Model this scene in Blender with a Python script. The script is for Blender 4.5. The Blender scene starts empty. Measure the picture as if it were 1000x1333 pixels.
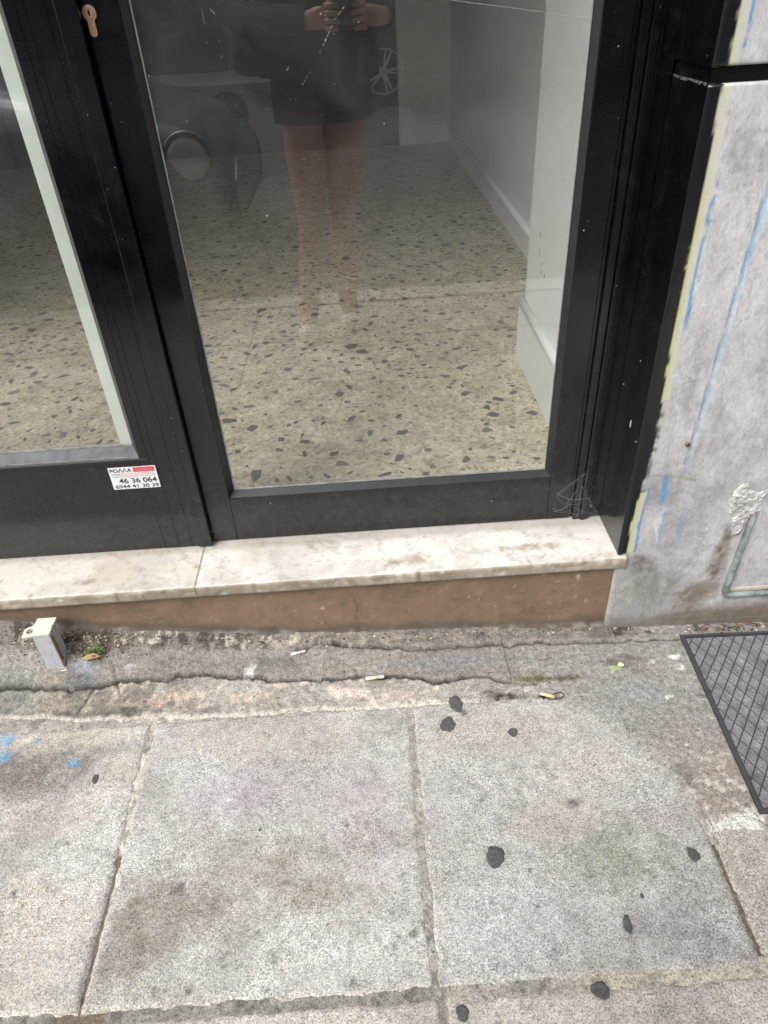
import bpy, math, random
import numpy as np
from mathutils import Vector, Matrix
random.seed(7); np.random.seed(7)
S = bpy.context.scene
COL = S.collection
# ------------------------------------------------------------------ camera
YAW, PIT, ROL, FPX, CAMH = -0.00932174, 0.64138486, -0.0614087, 919.277, 1.17
cy, sy = math.cos(YAW), math.sin(YAW)
_r = Vector((cy, sy, 0)); _f0 = Vector((-sy, cy, 0)); _u0 = Vector((0, 0, 1))
FWD = math.cos(PIT)*_f0 - math.sin(PIT)*_u0
_u = math.cos(PIT)*_u0 + math.sin(PIT)*_f0
RGT = math.cos(ROL)*_r + math.sin(ROL)*_u
UPV = -math.sin(ROL)*_r + math.cos(ROL)*_u
CAMP = Vector((0, 0, CAMH))
cam = bpy.data.cameras.new('camera'); camo = bpy.data.objects.new('camera', cam); COL.objects.link(camo)
camo.matrix_world = Matrix(((RGT.x, UPV.x, -FWD.x, 0), (RGT.y, UPV.y, -FWD.y, 0), (RGT.z, UPV.z, -FWD.z, CAMH), (0, 0, 0, 1)))
cam.sensor_fit = 'VERTICAL'; cam.sensor_height = 36.0; cam.lens = FPX/1333*36.0
cam.clip_start = 0.02; cam.clip_end = 300
S.camera = camo
# ------------------------------------------------------------------ world, sun, exposure
SUN_EL, SUN_AZ = math.radians(50), math.radians(224)
w = bpy.data.worlds.new('World'); S.world = w; w.use_nodes = True
nt = w.node_tree; bg = nt.nodes['Background']
sky = nt.nodes.new('ShaderNodeTexSky'); sky.sky_type = 'NISHITA'; sky.sun_disc = False
sky.sun_elevation = SUN_EL; sky.sun_rotation = SUN_AZ; sky.dust_density = 4.0; sky.air_density = 1.0; sky.ozone_density = 1.0
hs = nt.nodes.new('ShaderNodeHueSaturation'); hs.inputs['Saturation'].default_value = 0.34   # overcast: grey sky
nt.links.new(sky.outputs[0], hs.inputs['Color']); nt.links.new(hs.outputs[0], bg.inputs[0])
bg.inputs[1].default_value = 0.15
sl = bpy.data.lights.new('sun', 'SUN'); sl.energy = 1.5; sl.angle = math.radians(36); sl.color = (1, .985, .965)
so = bpy.data.objects.new('sun', sl); COL.objects.link(so)
sd = Vector((math.sin(SUN_AZ)*math.cos(SUN_EL), math.cos(SUN_AZ)*math.cos(SUN_EL), math.sin(SUN_EL)))
so.rotation_euler = sd.to_track_quat('Z', 'Y').to_euler(); so.location = (0, 0, 20)
S.view_settings.view_transform = 'Standard'; S.view_settings.look = 'None'; S.view_settings.gamma = 1
S.view_settings.use_curve_mapping = False; S.view_settings.exposure = 1.0

# ------------------------------------------------------------------ point helpers: a pixel read off the photo -> the real point on a real plane
def _ray(x, y): return (x-500)*RGT - (y-666.5)*UPV + FPX*FWD
def gp(x, y, z=0.0):
    d = _ray(x, y); t = (z-CAMH)/d.z; p = CAMP+d*t; return (p.x, p.y)
def wp(x, y, Y):
    d = _ray(x, y); t = Y/d.y; p = CAMP+d*t; return (p.x, p.z)
def lin(c, k=1.0):
    if k == .8: k = .69          # real base colour under this exposure
    o = []
    for v in c:
        v = v/255.0
        o.append((v/12.92 if v <= .04045 else ((v+.055)/1.055)**2.4)*k)
    return tuple(o)
# ------------------------------------------------------------------ numpy noise
def _h(ix, iy, s):
    n = (ix.astype(np.int64)*374761393 + iy.astype(np.int64)*668265263 + s*974711) & 0x7fffffff
    n = ((n ^ (n >> 13))*1274126177) & 0x7fffffff
    return ((n ^ (n >> 16)) & 0xffff)/65535.0
def vn(x, y, s=0):
    x = np.asarray(x, float); y = np.asarray(y, float)
    ix = np.floor(x); iy = np.floor(y); fx = x-ix; fy = y-iy
    fx = fx*fx*(3-2*fx); fy = fy*fy*(3-2*fy)
    a = _h(ix, iy, s); b = _h(ix+1, iy, s); c = _h(ix, iy+1, s); d = _h(ix+1, iy+1, s)
    return (a*(1-fx)+b*fx)*(1-fy)+(c*(1-fx)+d*fx)*fy
def fbm(x, y, sc, s=0, o=4):
    r = 0; a = 1; t = 0
    for k in range(o):
        r = r+a*vn(x*sc*2**k+17*k, y*sc*2**k-9*k, s+k*31); t += a; a *= .55
    return r/t*2-1            # about -1..1
def ss(a, b, x):
    t = np.clip((x-a)/(b-a), 0, 1); return t*t*(3-2*t)
def pdist(X, Y, pts):
    d = np.full(np.shape(X), 9.0)
    for (ax, ay), (bx, by) in zip(pts[:-1], pts[1:]):
        vx, vy = bx-ax, by-ay; L = vx*vx+vy*vy+1e-12
        t = np.clip(((X-ax)*vx+(Y-ay)*vy)/L, 0, 1)
        d = np.minimum(d, np.hypot(X-ax-t*vx, Y-ay-t*vy))
    return d
def mixc(C, m, col, k=.8):
    c = np.array(lin(col, k)); C[:] = C*(1-m[..., None])+c*m[..., None]
def blob(C, X, Y, cx, cy_, rx, ry, col, st=1.0, ns=.5, sc=25, seed=1, soft=.5):
    d = np.hypot((X-cx)/rx, (Y-cy_)/ry)+ns*fbm(X, Y, sc, seed)
    mixc(C, np.clip((1-ss(1-soft, 1+soft*.6, d))*st*(.85+.75*fbm(X, Y, 95, seed+61, 3)), 0, 1), col)
# ------------------------------------------------------------------ materials
def nodes(name):
    m = bpy.data.materials.new(name); m.use_nodes = True
    t = m.node_tree; return m, t, t.nodes['Principled BSDF']
def nn(t, ty, **k):
    n = t.nodes.new(ty)
    for a, b in k.items():
        if a in n.inputs.keys(): n.inputs[a].default_value = b
        else: setattr(n, a, b)
    return n
def ramp(t, fac, stops):
    r = t.nodes.new('ShaderNodeValToRGB'); e = r.color_ramp.elements
    while len(e) > 1: e.remove(e[-1])
    e[0].position = stops[0][0]; e[0].color = (*stops[0][1], 1)
    for p, c in stops[1:]:
        k = e.new(p); k.color = (*c, 1)
    t.links.new(fac, r.inputs[0]); return r
def mul(t, a, b, fac=1.0, mode='MULTIPLY'):
    m = t.nodes.new('ShaderNodeMix'); m.data_type = 'RGBA'; m.blend_type = mode
    m.inputs[0].default_value = fac
    t.links.new(a, m.inputs[6]); t.links.new(b, m.inputs[7]); return m.outputs[2]
def noise(t, scale, detail=3, rough=.55, vec=None, dist=0):
    n = nn(t, 'ShaderNodeTexNoise', Scale=scale, Detail=detail, Roughness=rough, Distortion=dist)
    if vec: t.links.new(vec, n.inputs['Vector'])
    return n
def objc(t): return t.nodes.new('ShaderNodeTexCoord').outputs['Object']
def bump(t, b, h, st, dist=.001):
    n = nn(t, 'ShaderNodeBump', Strength=st, Distance=dist); t.links.new(h, n.inputs['Height'])
    t.links.new(n.outputs[0], b.inputs['Normal']); return n
def simple(name, col, rough=.6, metal=0, var=.15, vs=30, bs=.1, bd=.0005, spec=.5, fine=None):
    m, t, b = nodes(name); c = objc(t)
    n = noise(t, vs, 5, .6, c)
    r = ramp(t, n.outputs[0], [(.25, tuple(v*(1-var) for v in col)), (.75, tuple(min(1, v*(1+var)) for v in col))])
    out = r.outputs[0]
    if fine:
        f = noise(t, fine[0], 2, .6, c)
        fr = ramp(t, f.outputs[0], [(.3, (1-fine[1],)*3), (.7, (1+fine[1],)*3)]); out = mul(t, out, fr.outputs[0])
    t.links.new(out, b.inputs['Base Color'])
    b.inputs['Roughness'].default_value = rough; b.inputs['Metallic'].default_value = metal
    b.inputs['Specular IOR Level'].default_value = spec
    if bs: bump(t, b, noise(t, vs*6, 4, .6, c).outputs[0], bs, bd)
    return m
def attr_mat(name, rough, build):
    m, t, b = nodes(name)
    a = nn(t, 'ShaderNodeAttribute', attribute_name='Col'); b.inputs['Roughness'].default_value = rough
    build(t, b, a.outputs['Color'], a.outputs['Alpha'], objc(t)); return m
def _speck(t, b, col, al, c):
    # washed aggregate: light grains, dark pits
    f = noise(t, 400, 2, .75, c)
    r1 = ramp(t, f.outputs[0], [(.34, (.34,)*3), (.44, (.84,)*3), (.53, (1.07,)*3), (.64, (1.36,)*3)])
    v = nn(t, 'ShaderNodeTexVoronoi', Scale=235, Randomness=1.0); t.links.new(c, v.inputs['Vector'])
    r2 = ramp(t, v.outputs['Distance'], [(.0, (.25,)*3), (.22, (.70,)*3), (.38, (1.05,)*3)])
    g = noise(t, 38, 6, .75, c); rg = ramp(t, g.outputs[0], [(.34, (.74,)*3), (.48, (.98,)*3), (.66, (1.16,)*3)])
    vc = ramp(t, noise(t, 160, 1, .5, c).outputs[0], [(.35, (1.025, .995, .965)), (.65, (.975, .995, 1.02))])
    vg = nn(t, 'ShaderNodeTexVoronoi', Scale=360, Randomness=1.0); t.links.new(c, vg.inputs['Vector'])
    sv = t.nodes.new('ShaderNodeSeparateColor'); t.links.new(vg.outputs['Color'], sv.inputs[0])
    r4 = ramp(t, sv.outputs[0], [(.06, (.62,)*3), (.25, (.92,)*3), (.6, (1.03,)*3), (.92, (1.22,)*3)])
    sp = mul(t, mul(t, r1.outputs[0], r2.outputs[0], .75), r4.outputs[0], .9); sp = mul(t, sp, rg.outputs[0]); sp = mul(t, sp, vc.outputs[0])
    full = mul(t, col, sp)
    weak = mul(t, col, sp, .30)
    mx = t.nodes.new('ShaderNodeMix'); mx.data_type = 'RGBA'
    t.links.new(al, mx.inputs[0]); t.links.new(weak, mx.inputs[6]); t.links.new(full, mx.inputs[7])
    t.links.new(mx.outputs[2], b.inputs['Base Color'])
    bump(t, b, f.outputs[0], .7, .0016); b.inputs['Specular IOR Level'].default_value = .25
M_PAV = attr_mat('washed_aggregate', .85, _speck)
def _cem(t, b, col, al, c):
    f = noise(t, 90, 6, .7, c); r = ramp(t, f.outputs[0], [(.30, (.50,)*3), (.42, (.86,)*3), (.5, (1,)*3), (.68, (1.42,)*3)])
    f2 = noise(t, 380, 2, .6, c); r2 = ramp(t, f2.outputs[0], [(.30, (.50,)*3), (.5, (1,)*3), (.70, (1.35,)*3)])
    o = mul(t, mul(t, col, r.outputs[0]), r2.outputs[0])
    v = nn(t, 'ShaderNodeTexVoronoi', Scale=150, Randomness=1.0); t.links.new(c, v.inputs['Vector'])
    pk = ramp(t, v.outputs['Distance'], [(.0, (1.9, 1.85, 1.75)), (.16, (1.5, 1.45, 1.4)), (.24, (1, 1, 1))])
    gt = ramp(t, noise(t, 40, 4, .7, c).outputs[0], [(.46, (0,)*3), (.60, (.9,)*3)])
    pm = t.nodes.new('ShaderNodeMix'); pm.data_type = 'RGBA'; t.links.new(gt.outputs[0], pm.inputs[0]); pm.inputs[6].default_value = (1, 1, 1, 1); t.links.new(pk.outputs[0], pm.inputs[7])
    v2 = nn(t, 'ShaderNodeTexVoronoi', Scale=95, Randomness=1.0); t.links.new(c, v2.inputs['Vector'])
    pit = ramp(t, v2.outputs['Distance'], [(.0, (.35,)*3), (.13, (.6,)*3), (.22, (1,)*3)])
    o = mul(t, mul(t, o, pm.outputs[2]), pit.outputs[0]); t.links.new(o, b.inputs['Base Color'])
    bump(t, b, f.outputs[0], 1.0, .004); b.inputs['Specular IOR Level'].default_value = .3
M_CEM = attr_mat('worn_cement', .85, _cem)
def _wall(t, b, col, al, c):
    # brushed grey marble facing: fine scratched swirls; alpha = bare marble amount
    mpn = nn(t, 'ShaderNodeMapping'); mpn.inputs['Scale'].default_value = (1.0, 1.0, .45); mpn.inputs['Rotation'].default_value = (0, .5, 0); t.links.new(c, mpn.inputs['Vector'])
    f = noise(t, 34, 10, .78, mpn.outputs[0], .8); r = ramp(t, f.outputs[0], [(.34, (.76,)*3), (.46, (.95,)*3), (.55, (1.04,)*3), (.66, (1.18,)*3)])
    f2 = noise(t, 190, 6, .8, mpn.outputs[0], 1.2); r2 = ramp(t, f2.outputs[0], [(.34, (.74,)*3), (.5, (1,)*3), (.64, (1.17,)*3)])
    o = mul(t, mul(t, col, r.outputs[0]), r2.outputs[0])
    mx = t.nodes.new('ShaderNodeMix'); mx.data_type = 'RGBA'
    t.links.new(al, mx.inputs[0]); t.links.new(col, mx.inputs[6]); t.links.new(o, mx.inputs[7])
    t.links.new(mx.outputs[2], b.inputs['Base Color'])
    rr = ramp(t, al, [(0, (.16,)*3), (.6, (.62,)*3)]); t.links.new(rr.outputs[0], b.inputs['Roughness'])
    bump(t, b, f2.outputs[0], .35, .001)
M_WALL = attr_mat('painted_marble_wall', .6, _wall)
def _marb(t, b, col, al, c):
    f = noise(t, 9, 9, .65, c, 2.2); r = ramp(t, f.outputs[0], [(.32, (.86, .84, .80)), (.45, (1, 1, 1)), (.60, (1.02, 1.01, 1)), (.74, (.90, .88, .86))])
    f2 = noise(t, 60, 6, .7, c); r2 = ramp(t, f2.outputs[0], [(.30, (.74, .69, .62)), (.44, (.98, .98, .98)), (.6, (1.04,)*3)])
    o = mul(t, mul(t, col, r.outputs[0]), r2.outputs[0], .9); t.links.new(o, b.inputs['Base Color'])
    bump(t, b, f2.outputs[0], .25, .001)
M_SILL = attr_mat('threshold_marble', .45, _marb)
def _riser(t, b, col, al, c):
    f = noise(t, 40, 6, .7, c); r = ramp(t, f.outputs[0], [(.3, (.84,)*3), (.7, (1.12,)*3)])
    o = mul(t, col, r.outputs[0]); t.links.new(o, b.inputs['Base Color']); bump(t, b, f.outputs[0], .4, .0015)
M_RISER = attr_mat('brown_painted_render', .6, _riser)

def black_paint():
    m, t, b = nodes('black_gloss_paint'); c = objc(t)
    n = noise(t, 300, 3, .6, c); n2 = noise(t, 25, 4, .6, c)
    base = ramp(t, n2.outputs[0], [(.3, (.0016, .0016, .0022)), (.7, (.0034, .0034, .0042))])
    sp = noise(t, 240, 2, .5, c); sr0 = ramp(t, sp.outputs[0], [(.755, (0, 0, 0)), (.79, (.16, .16, .155))]); sm = ramp(t, noise(t, 11, 8, .75, c, 1.0).outputs[0], [(.52, (0, 0, 0)), (.70, (.006, .006, .0065))]); m_ = nn(t, 'ShaderNodeMix'); m_.data_type = 'RGBA'; m_.blend_type = 'ADD'; m_.inputs[0].default_value = 1; t.links.new(sr0.outputs[0], m_.inputs[6]); t.links.new(sm.outputs[0], m_.inputs[7])
    class _o: pass
    sr = _o(); sr.outputs = [m_.outputs[2]]
    o = mul(t, base.outputs[0], sr.outputs[0], 1, 'ADD')
    # paler towards the foot: street dust and paving reflection put into the colour
    sx = t.nodes.new('ShaderNodeSeparateXYZ'); t.links.new(c, sx.inputs[0])
    mr = nn(t, 'ShaderNodeMapRange'); mr.inputs['From Min'].default_value = .75; mr.inputs['From Max'].default_value = .22; t.links.new(sx.outputs['Z'], mr.inputs['Value'])
    dn = ramp(t, noise(t, 70, 6, .7, c).outputs[0], [(.3, (.006,)*3), (.7, (.022, .0215, .021))])
    dd = mul(t, dn.outputs[0], mr.outputs[0]); o = mul(t, o, dd, 1, 'ADD')
    t.links.new(o, b.inputs['Base Color'])
    rr = ramp(t, n2.outputs[0], [(.3, (.10,)*3), (.7, (.20,)*3)]); t.links.new(rr.outputs[0], b.inputs['Roughness'])
    bump(t, b, n.outputs[0], .22, .0007); return m
M_BLACK = black_paint()
def glass_mat():
    m = bpy.data.materials.new('window_glass'); m.use_nodes = True; t = m.node_tree; t.nodes.clear()
    out = t.nodes.new('ShaderNodeOutputMaterial'); tr = t.nodes.new('ShaderNodeBsdfTransparent'); gl = nn(t, 'ShaderNodeBsdfGlossy', Roughness=0.0)
    tr.inputs[0].default_value = (.985, .99, .985, 1)
    lw = nn(t, 'ShaderNodeFresnel', IOR=1.5)
    geo = t.nodes.new('ShaderNodeNewGeometry')
    sub = nn(t, 'ShaderNodeMath', operation='SUBTRACT'); sub.inputs[0].default_value = 1
    t.links.new(geo.outputs['Backfacing'], sub.inputs[1])
    dbl = nn(t, 'ShaderNodeMath', operation='MULTIPLY'); t.links.new(lw.outputs[0], dbl.inputs[0]); dbl.inputs[1].default_value = 3.6
    fm = nn(t, 'ShaderNodeMath', operation='MULTIPLY'); fm.use_clamp = True
    t.links.new(dbl.outputs[0], fm.inputs[0]); t.links.new(sub.outputs[0], fm.inputs[1])
    mx = t.nodes.new('ShaderNodeMixShader'); t.links.new(fm.outputs[0], mx.inputs[0]); t.links.new(tr.outputs[0], mx.inputs[1]); t.links.new(gl.outputs[0], mx.inputs[2])
    c = objc(t)
    # film of dust with specks and smears
    df = nn(t, 'ShaderNodeBsdfDiffuse'); df.inputs[0].default_value = (.62, .62, .58, 1)
    film = ramp(t, noise(t, 7, 6, .65, c, .8).outputs[0], [(.35, (.018,)*3), (.75, (.058,)*3)])
    sp = ramp(t, noise(t, 190, 2, .5, c).outputs[0], [(.735, (0,)*3), (.79, (.38,)*3)])
    sp2 = ramp(t, noise(t, 520, 1, .5, c).outputs[0], [(.70, (0,)*3), (.80, (.22,)*3)])
    s = mul(t, mul(t, film.outputs[0], sp.outputs[0], 1, 'ADD'), sp2.outputs[0], 1, 'ADD')
    fin = nn(t, 'ShaderNodeMath', operation='MULTIPLY'); t.links.new(s, fin.inputs[0]); t.links.new(sub.outputs[0], fin.inputs[1])
    m2 = t.nodes.new('ShaderNodeMixShader'); t.links.new(fin.outputs[0], m2.inputs[0]); t.links.new(mx.outputs[0], m2.inputs[1]); t.links.new(df.outputs[0], m2.inputs[2])
    wv = nn(t, 'ShaderNodeBump', Strength=.02, Distance=.002); t.links.new(noise(t, 5, 1, .5, c).outputs[0], wv.inputs['Height']); t.links.new(wv.outputs[0], gl.inputs['Normal'])
    t.links.new(m2.outputs[0], out.inputs[0]); return m
M_GLASS = glass_mat()
M_BEAD = simple('worn_black_bead', (.010, .010, .011), .4, var=.5, vs=60)
M_SEAL = simple('grey_sealant', (.20, .21, .20), .6, var=.5, vs=50)
M_PALE = simple('pale_green_paint', (.60, .65, .59), .5, var=.06, vs=20, bs=.15)
M_PIL = simple('pale_grey_green_wall_paint', (.80, .83, .82), .6, var=.03, vs=8, bs=.2)
M_IWALL = simple('grey_white_wall_paint', (.80, .795, .80), .6, var=.04, vs=6, bs=.2)
M_CEIL = simple('ceiling_paint', (.86, .86, .85), .8, var=.02, vs=4, bs=0)
M_UNLIT = simple('unlit_room_black', (.025, .025, .023), .8, var=.1, vs=4, bs=0)  # near-black colour stands in for the unlit depth of the back room
M_BRASS = simple('tarnished_brass', (.50, .33, .22), .38, .9, var=.15, vs=200)
M_RUBBER = simple('black_rubber', (.035, .034, .038), .55, var=.2, vs=80, bs=.3)
M_PAD = simple('dusty_rubber_pad', (.135, .133, .142), .65, var=.45, vs=28, bs=.6, fine=(420, .55))
M_GUM = simple('trodden_gum', (.060, .059, .058), .9, var=.4, vs=220, bs=.8, fine=(400, .4))
M_GUML = simple('faded_gum', (.17, .165, .16), .85, var=.3, vs=150, bs=.5)
# ------------------------------------------------------------------ object helpers
def tag(o, label=None, cat=None, group=None, kind=None):
    if label: o['label'] = label
    if cat: o['category'] = cat
    if group: o['group'] = group
    if kind: o['kind'] = kind
    return o
def empty(name, loc=(0, 0, 0), **k):
    o = bpy.data.objects.new(name, None); o.location = loc; COL.objects.link(o); o.empty_display_size = .1; return tag(o, **k)
def link(name, me, mat, parent=None, smooth=False, **k):
    o = bpy.data.objects.new(name, me); COL.objects.link(o)
    if mat and not me.materials: me.materials.append(mat)
    if smooth:
        me.polygons.foreach_set('use_smooth', [True]*len(me.polygons))
    if parent:
        o.parent = parent; o.matrix_parent_inverse = Matrix.Translation(-parent.location) if parent.parent is None and parent.type == 'EMPTY' else Matrix()
    return tag(o, **k)
class MB:
    def __init__(s): s.v = []; s.f = []
    def add(s, v, f):
        n = len(s.v); s.v += [tuple(p) for p in v]; s.f += [tuple(n+i for i in q) for q in f]; return s
    def box(s, x0, x1, y0, y1, z0, z1, bv=0.0):
        if bv <= 0:
            return s.add([(x0, y0, z0), (x1, y0, z0), (x1, y1, z0), (x0, y1, z0), (x0, y0, z1), (x1, y0, z1), (x1, y1, z1), (x0, y1, z1)],
                         [(0, 3, 2, 1), (4, 5, 6, 7), (0, 1, 5, 4), (1, 2, 6, 5), (2, 3, 7, 6), (3, 0, 4, 7)])
        import bmesh
        bm = bmesh.new(); bmesh.ops.create_cube(bm, size=1)
        for v in bm.verts: v.co = Vector(((x0+x1)/2+v.co.x*(x1-x0), (y0+y1)/2+v.co.y*(y1-y0), (z0+z1)/2+v.co.z*(z1-z0)))
        bmesh.ops.bevel(bm, geom=bm.edges[:], offset=bv, segments=2, affect='EDGES', profile=.5)
        bm.verts.index_update(); s.add([v.co[:] for v in bm.verts], [[v.index for v in f.verts] for f in bm.faces]); bm.free(); return s
    def tube(s, pts, r, n=8, cap=True):
        P = [Vector(p) for p in pts]; rr = r if isinstance(r, (list, tuple)) else [r]*len(P)
        vs = []; prev = None
        for i, p in enumerate(P):
            d = (P[min(i+1, len(P)-1)]-P[max(i-1, 0)]).normalized()
            a = d.cross(Vector((0, 0, 1)) if abs(d.z) < .9 else Vector((1, 0, 0))).normalized()
            if prev and a.dot(prev) < 0: a = -a
            prev = a; b = d.cross(a)
            for k in range(n):
                t = 2*math.pi*k/n; vs.append(p+(a*math.cos(t)+b*math.sin(t))*rr[i])
        fs = [(i*n+k, i*n+(k+1) % n, (i+1)*n+(k+1) % n, (i+1)*n+k) for i in range(len(P)-1) for k in range(n)]
        if cap: fs += [tuple(range(n))[::-1], tuple((len(P)-1)*n+k for k in range(n))]
        return s.add(vs, fs)
    def prism(s, poly, h0, h1, axis='z'):
        n = len(poly)
        def P(a, b, h): return (a, b, h) if axis == 'z' else ((a, h, b) if axis == 'y' else (h, a, b))
        return s.add([P(a, b, h0) for a, b in poly]+[P(a, b, h1) for a, b in poly],
                     [tuple(range(n))[::-1], tuple(range(n, 2*n))]+[(i, (i+1) % n, n+(i+1) % n, n+i) for i in range(n)])
    def mesh(s, name='m'):
        me = bpy.data.meshes.new(name); me.from_pydata(s.v, [], s.f); me.update(); return me
    def build(s, name, mat, parent=None, smooth=False, **k):
        return link(name, s.mesh(name), mat, parent, smooth, **k)
def fast_mesh(name, V, Fq, C=None, smooth=True):
    me = bpy.data.meshes.new(name); nV = len(V); nF = len(Fq)
    me.vertices.add(nV); me.vertices.foreach_set('co', V.astype(np.float32).ravel())
    me.loops.add(nF*4); me.loops.foreach_set('vertex_index', Fq.astype(np.int32).ravel())
    me.polygons.add(nF); me.polygons.foreach_set('loop_start', np.arange(0, nF*4, 4, dtype=np.int32)); me.polygons.foreach_set('loop_total', np.full(nF, 4, dtype=np.int32))
    me.polygons.foreach_set('use_smooth', np.full(nF, smooth))
    if C is not None:
        a = me.color_attributes.new('Col', 'FLOAT_COLOR', 'POINT'); a.data.foreach_set('color', C.astype(np.float32).ravel())
    me.update(calc_edges=True); me.validate(); return me
def gridmesh(name, us, vs, pos, col, mat, parent=None, flip=False, **k):
    """pos(U,V)->(X,Y,Z), col(X,Y,Z)->(rgb array, alpha array)"""
    U, V = np.meshgrid(us, vs); X, Y, Z = pos(U, V)
    nu, nv = len(us), len(vs); idx = np.arange(nu*nv).reshape(nv, nu)
    F = np.stack([idx[:-1, :-1], idx[:-1, 1:], idx[1:, 1:], idx[1:, :-1]], -1).reshape(-1, 4)
    if flip: F = F[:, ::-1]
    C, A = col(X, Y, Z); Cc = np.concatenate([C, A[..., None]], -1).reshape(-1, 4)
    me = fast_mesh(name, np.stack([X, Y, Z], -1).reshape(-1, 3), F, Cc)
    return link(name, me, mat, parent, **k)

# ================================================================== PAVEMENT
# ground colours, painted where the stains really are on the slabs
def slab_base(X, Y, base, seed):
    C = np.empty(X.shape+(3,)); C[:] = np.array(lin(base, .8))
    n = fbm(X, Y, 6, seed, 5); n2 = fbm(X, Y, 22, seed+5, 4)
    C *= (1+.10*n+.09*n2)[..., None]; return C
def G(x, y): return gp(x, y, 0.0)
def stains(C, X, Y):
    def s(px, py, rx, ry, col, st, **k): # rx, ry in metres
        cx, cy2 = G(px, py); blob(C, X, Y, cx, cy2, rx, ry, col, st, **k)
    s(60, 1000, .17, .06, (128, 120, 116), .75, seed=3); s(20, 1010, .10, .05, (112, 104, 100), .5, seed=4)
    s(110, 1120, .10, .17, (206, 205, 202), .55, seed=5, ns=.3)
    s(30, 1230, .12, .10, (198, 190, 178), .5, seed=6); s(60, 1060, .10, .05, (196, 184, 173), .4, seed=7)
    s(90, 960, .12, .03, (206, 200, 184), .5, seed=8); s(150, 1010, .05, .05, (205, 200, 188), .6, seed=9)
    s(350, 960, .17, .05, (182, 172, 162), .6, seed=10); s(370, 1020, .16, .07, (166, 161, 161), .5, seed=11, ns=.4)
    s(480, 1080, .07, .14, (178, 172, 172), .5, seed=12); s(300, 1040, .08, .06, (172, 166, 170), .35, seed=112)
    s(330, 1160, .18, .09, (160, 156, 148), .55, seed=13, ns=.8); s(170, 1240, .065, .055, (128, 121, 111), .7, seed=14, ns=.8)
    s(210, 1180, .08, .05, (136, 130, 118), .65, seed=15, ns=.9); s(235, 1290, .05, .02, (150, 146, 130), .4, seed=16)
    s(360, 1130, .05, .025, (140, 134, 118), .5, seed=17, ns=.8); s(430, 1165, .07, .03, (146, 142, 126), .5, seed=18, ns=.8)
    s(430, 1230, .16, .05, (206, 206, 202), .5, seed=19, ns=.5); s(330, 1250, .05, .03, (170, 170, 158), .5, seed=20)
    s(255, 1000, .05, .06, (196, 196, 194), .5, seed=21)
    s(640, 950, .13, .05, (180, 173, 165), .65, seed=22, ns=.4); s(760, 1000, .10, .06, (184, 178, 172), .5, seed=23)
    s(590, 1040, .09, .05, (164, 162, 160), .4, seed=24); s(730, 1070, .07, .05, (168, 156, 146), .5, seed=25, ns=.8)
    s(800, 1110, .08, .06, (146, 146, 130), .65, seed=26, ns=.8); s(745, 1045, .02, .012, (112, 104, 96), .7, seed=27)
    s(900, 1215, .07, .04, (140, 140, 138), .6, seed=28, ns=.9); s(760, 1260, .10, .025, (158, 156, 148), .5, seed=29)
    s(650, 1210, .15, .08, (198, 198, 196), .5, seed=30, ns=.3); s(870, 1060, .10, .03, (176, 168, 168), .4, seed=31)
    s(990, 1180, .05, .12, (184, 177, 168), .5, seed=32)
    s(400, 1325, .3, .03, (202, 196, 186), .5, seed=33); s(850, 1310, .25, .03, (200, 194, 185), .5, seed=34)
    s(60, 1325, .15, .02, (204, 200, 186), .5, seed=35)
    s(662, 905, .045, .007, (70, 65, 58), .9, seed=62, ns=1.0, sc=60); s(705, 903, .03, .007, (60, 54, 48), .9, seed=63, ns=.9, sc=60); s(640, 900, .02, .01, (110, 102, 92), .6, seed=64)
    # blue paint drips
    for px, py, rx, ry in ((5, 962, .017, .022), (4, 985, .014, .012), (50, 963, .009, .005), (98, 993, .009, .010), (22, 940, .008, .006)):
        s(px, py, rx, ry, (104, 162, 204), .85 if px != 50 else .45, seed=40+px, ns=1.5, sc=120, soft=.35)
    for px, py, rx, ry in ((374, 1150, 11, 4), (236, 1155, 8, 8), (17, 1167, 7, 7), (538, 1216, 7, 5), (844, 1134, 7, 3), (421, 1091, 5, 5), (293, 1259, 4, 4), (247, 1283, 6, 8), (335, 1216, 4, 4),
                           (553, 1204, 4, 7), (460, 1281, 5, 6), (452, 1074, 5, 4), (524, 1140, 4, 4), (745, 1046, 7, 5), (116, 1033, 3, 2), (86, 1098, 3, 3), (815, 1275, 12, 4), (604, 928, 9, 7), (690, 1133, 5, 3), (30, 1180, 3, 3), (480, 1190, 3, 3), (160, 1070, 3, 3), (700, 1180, 3, 3), (580, 1245, 3, 10)):
        s(px, py, rx*1.15e-3, ry*1.4e-3, (104, 101, 97), .75, seed=px, ns=.7, sc=120, soft=.4)
    for px, py, rx in ((645, 1115, 19), (903, 1112, 12), (817, 1203, 11), (583, 943, 15), (593, 915, 14), (668, 953, 10), (602, 1318, 12), (782, 1289, 16)):
        s(px, py, rx*1.15e-3, rx*1.2e-3, (128, 124, 119), .5, seed=px+3, ns=.6, sc=90, soft=.6)
    m = ss(.30, .55, fbm(X, Y, 45, 77, 3)); mixc(C, m*.22, (120, 114, 106))
    m = ss(.35, .6, fbm(X, Y, 70, 78, 3)); mixc(C, m*.25, (212, 209, 204)); m = ss(.05, .5, fbm(X, Y, 11, 79, 5)); mixc(C, m*.32, (138, 134, 128)); m = ss(.1, .5, fbm(X, Y, 13, 80, 5)); mixc(C, m*.30, (204, 203, 200))
pav = empty('pavement', kind='structure')
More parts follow.
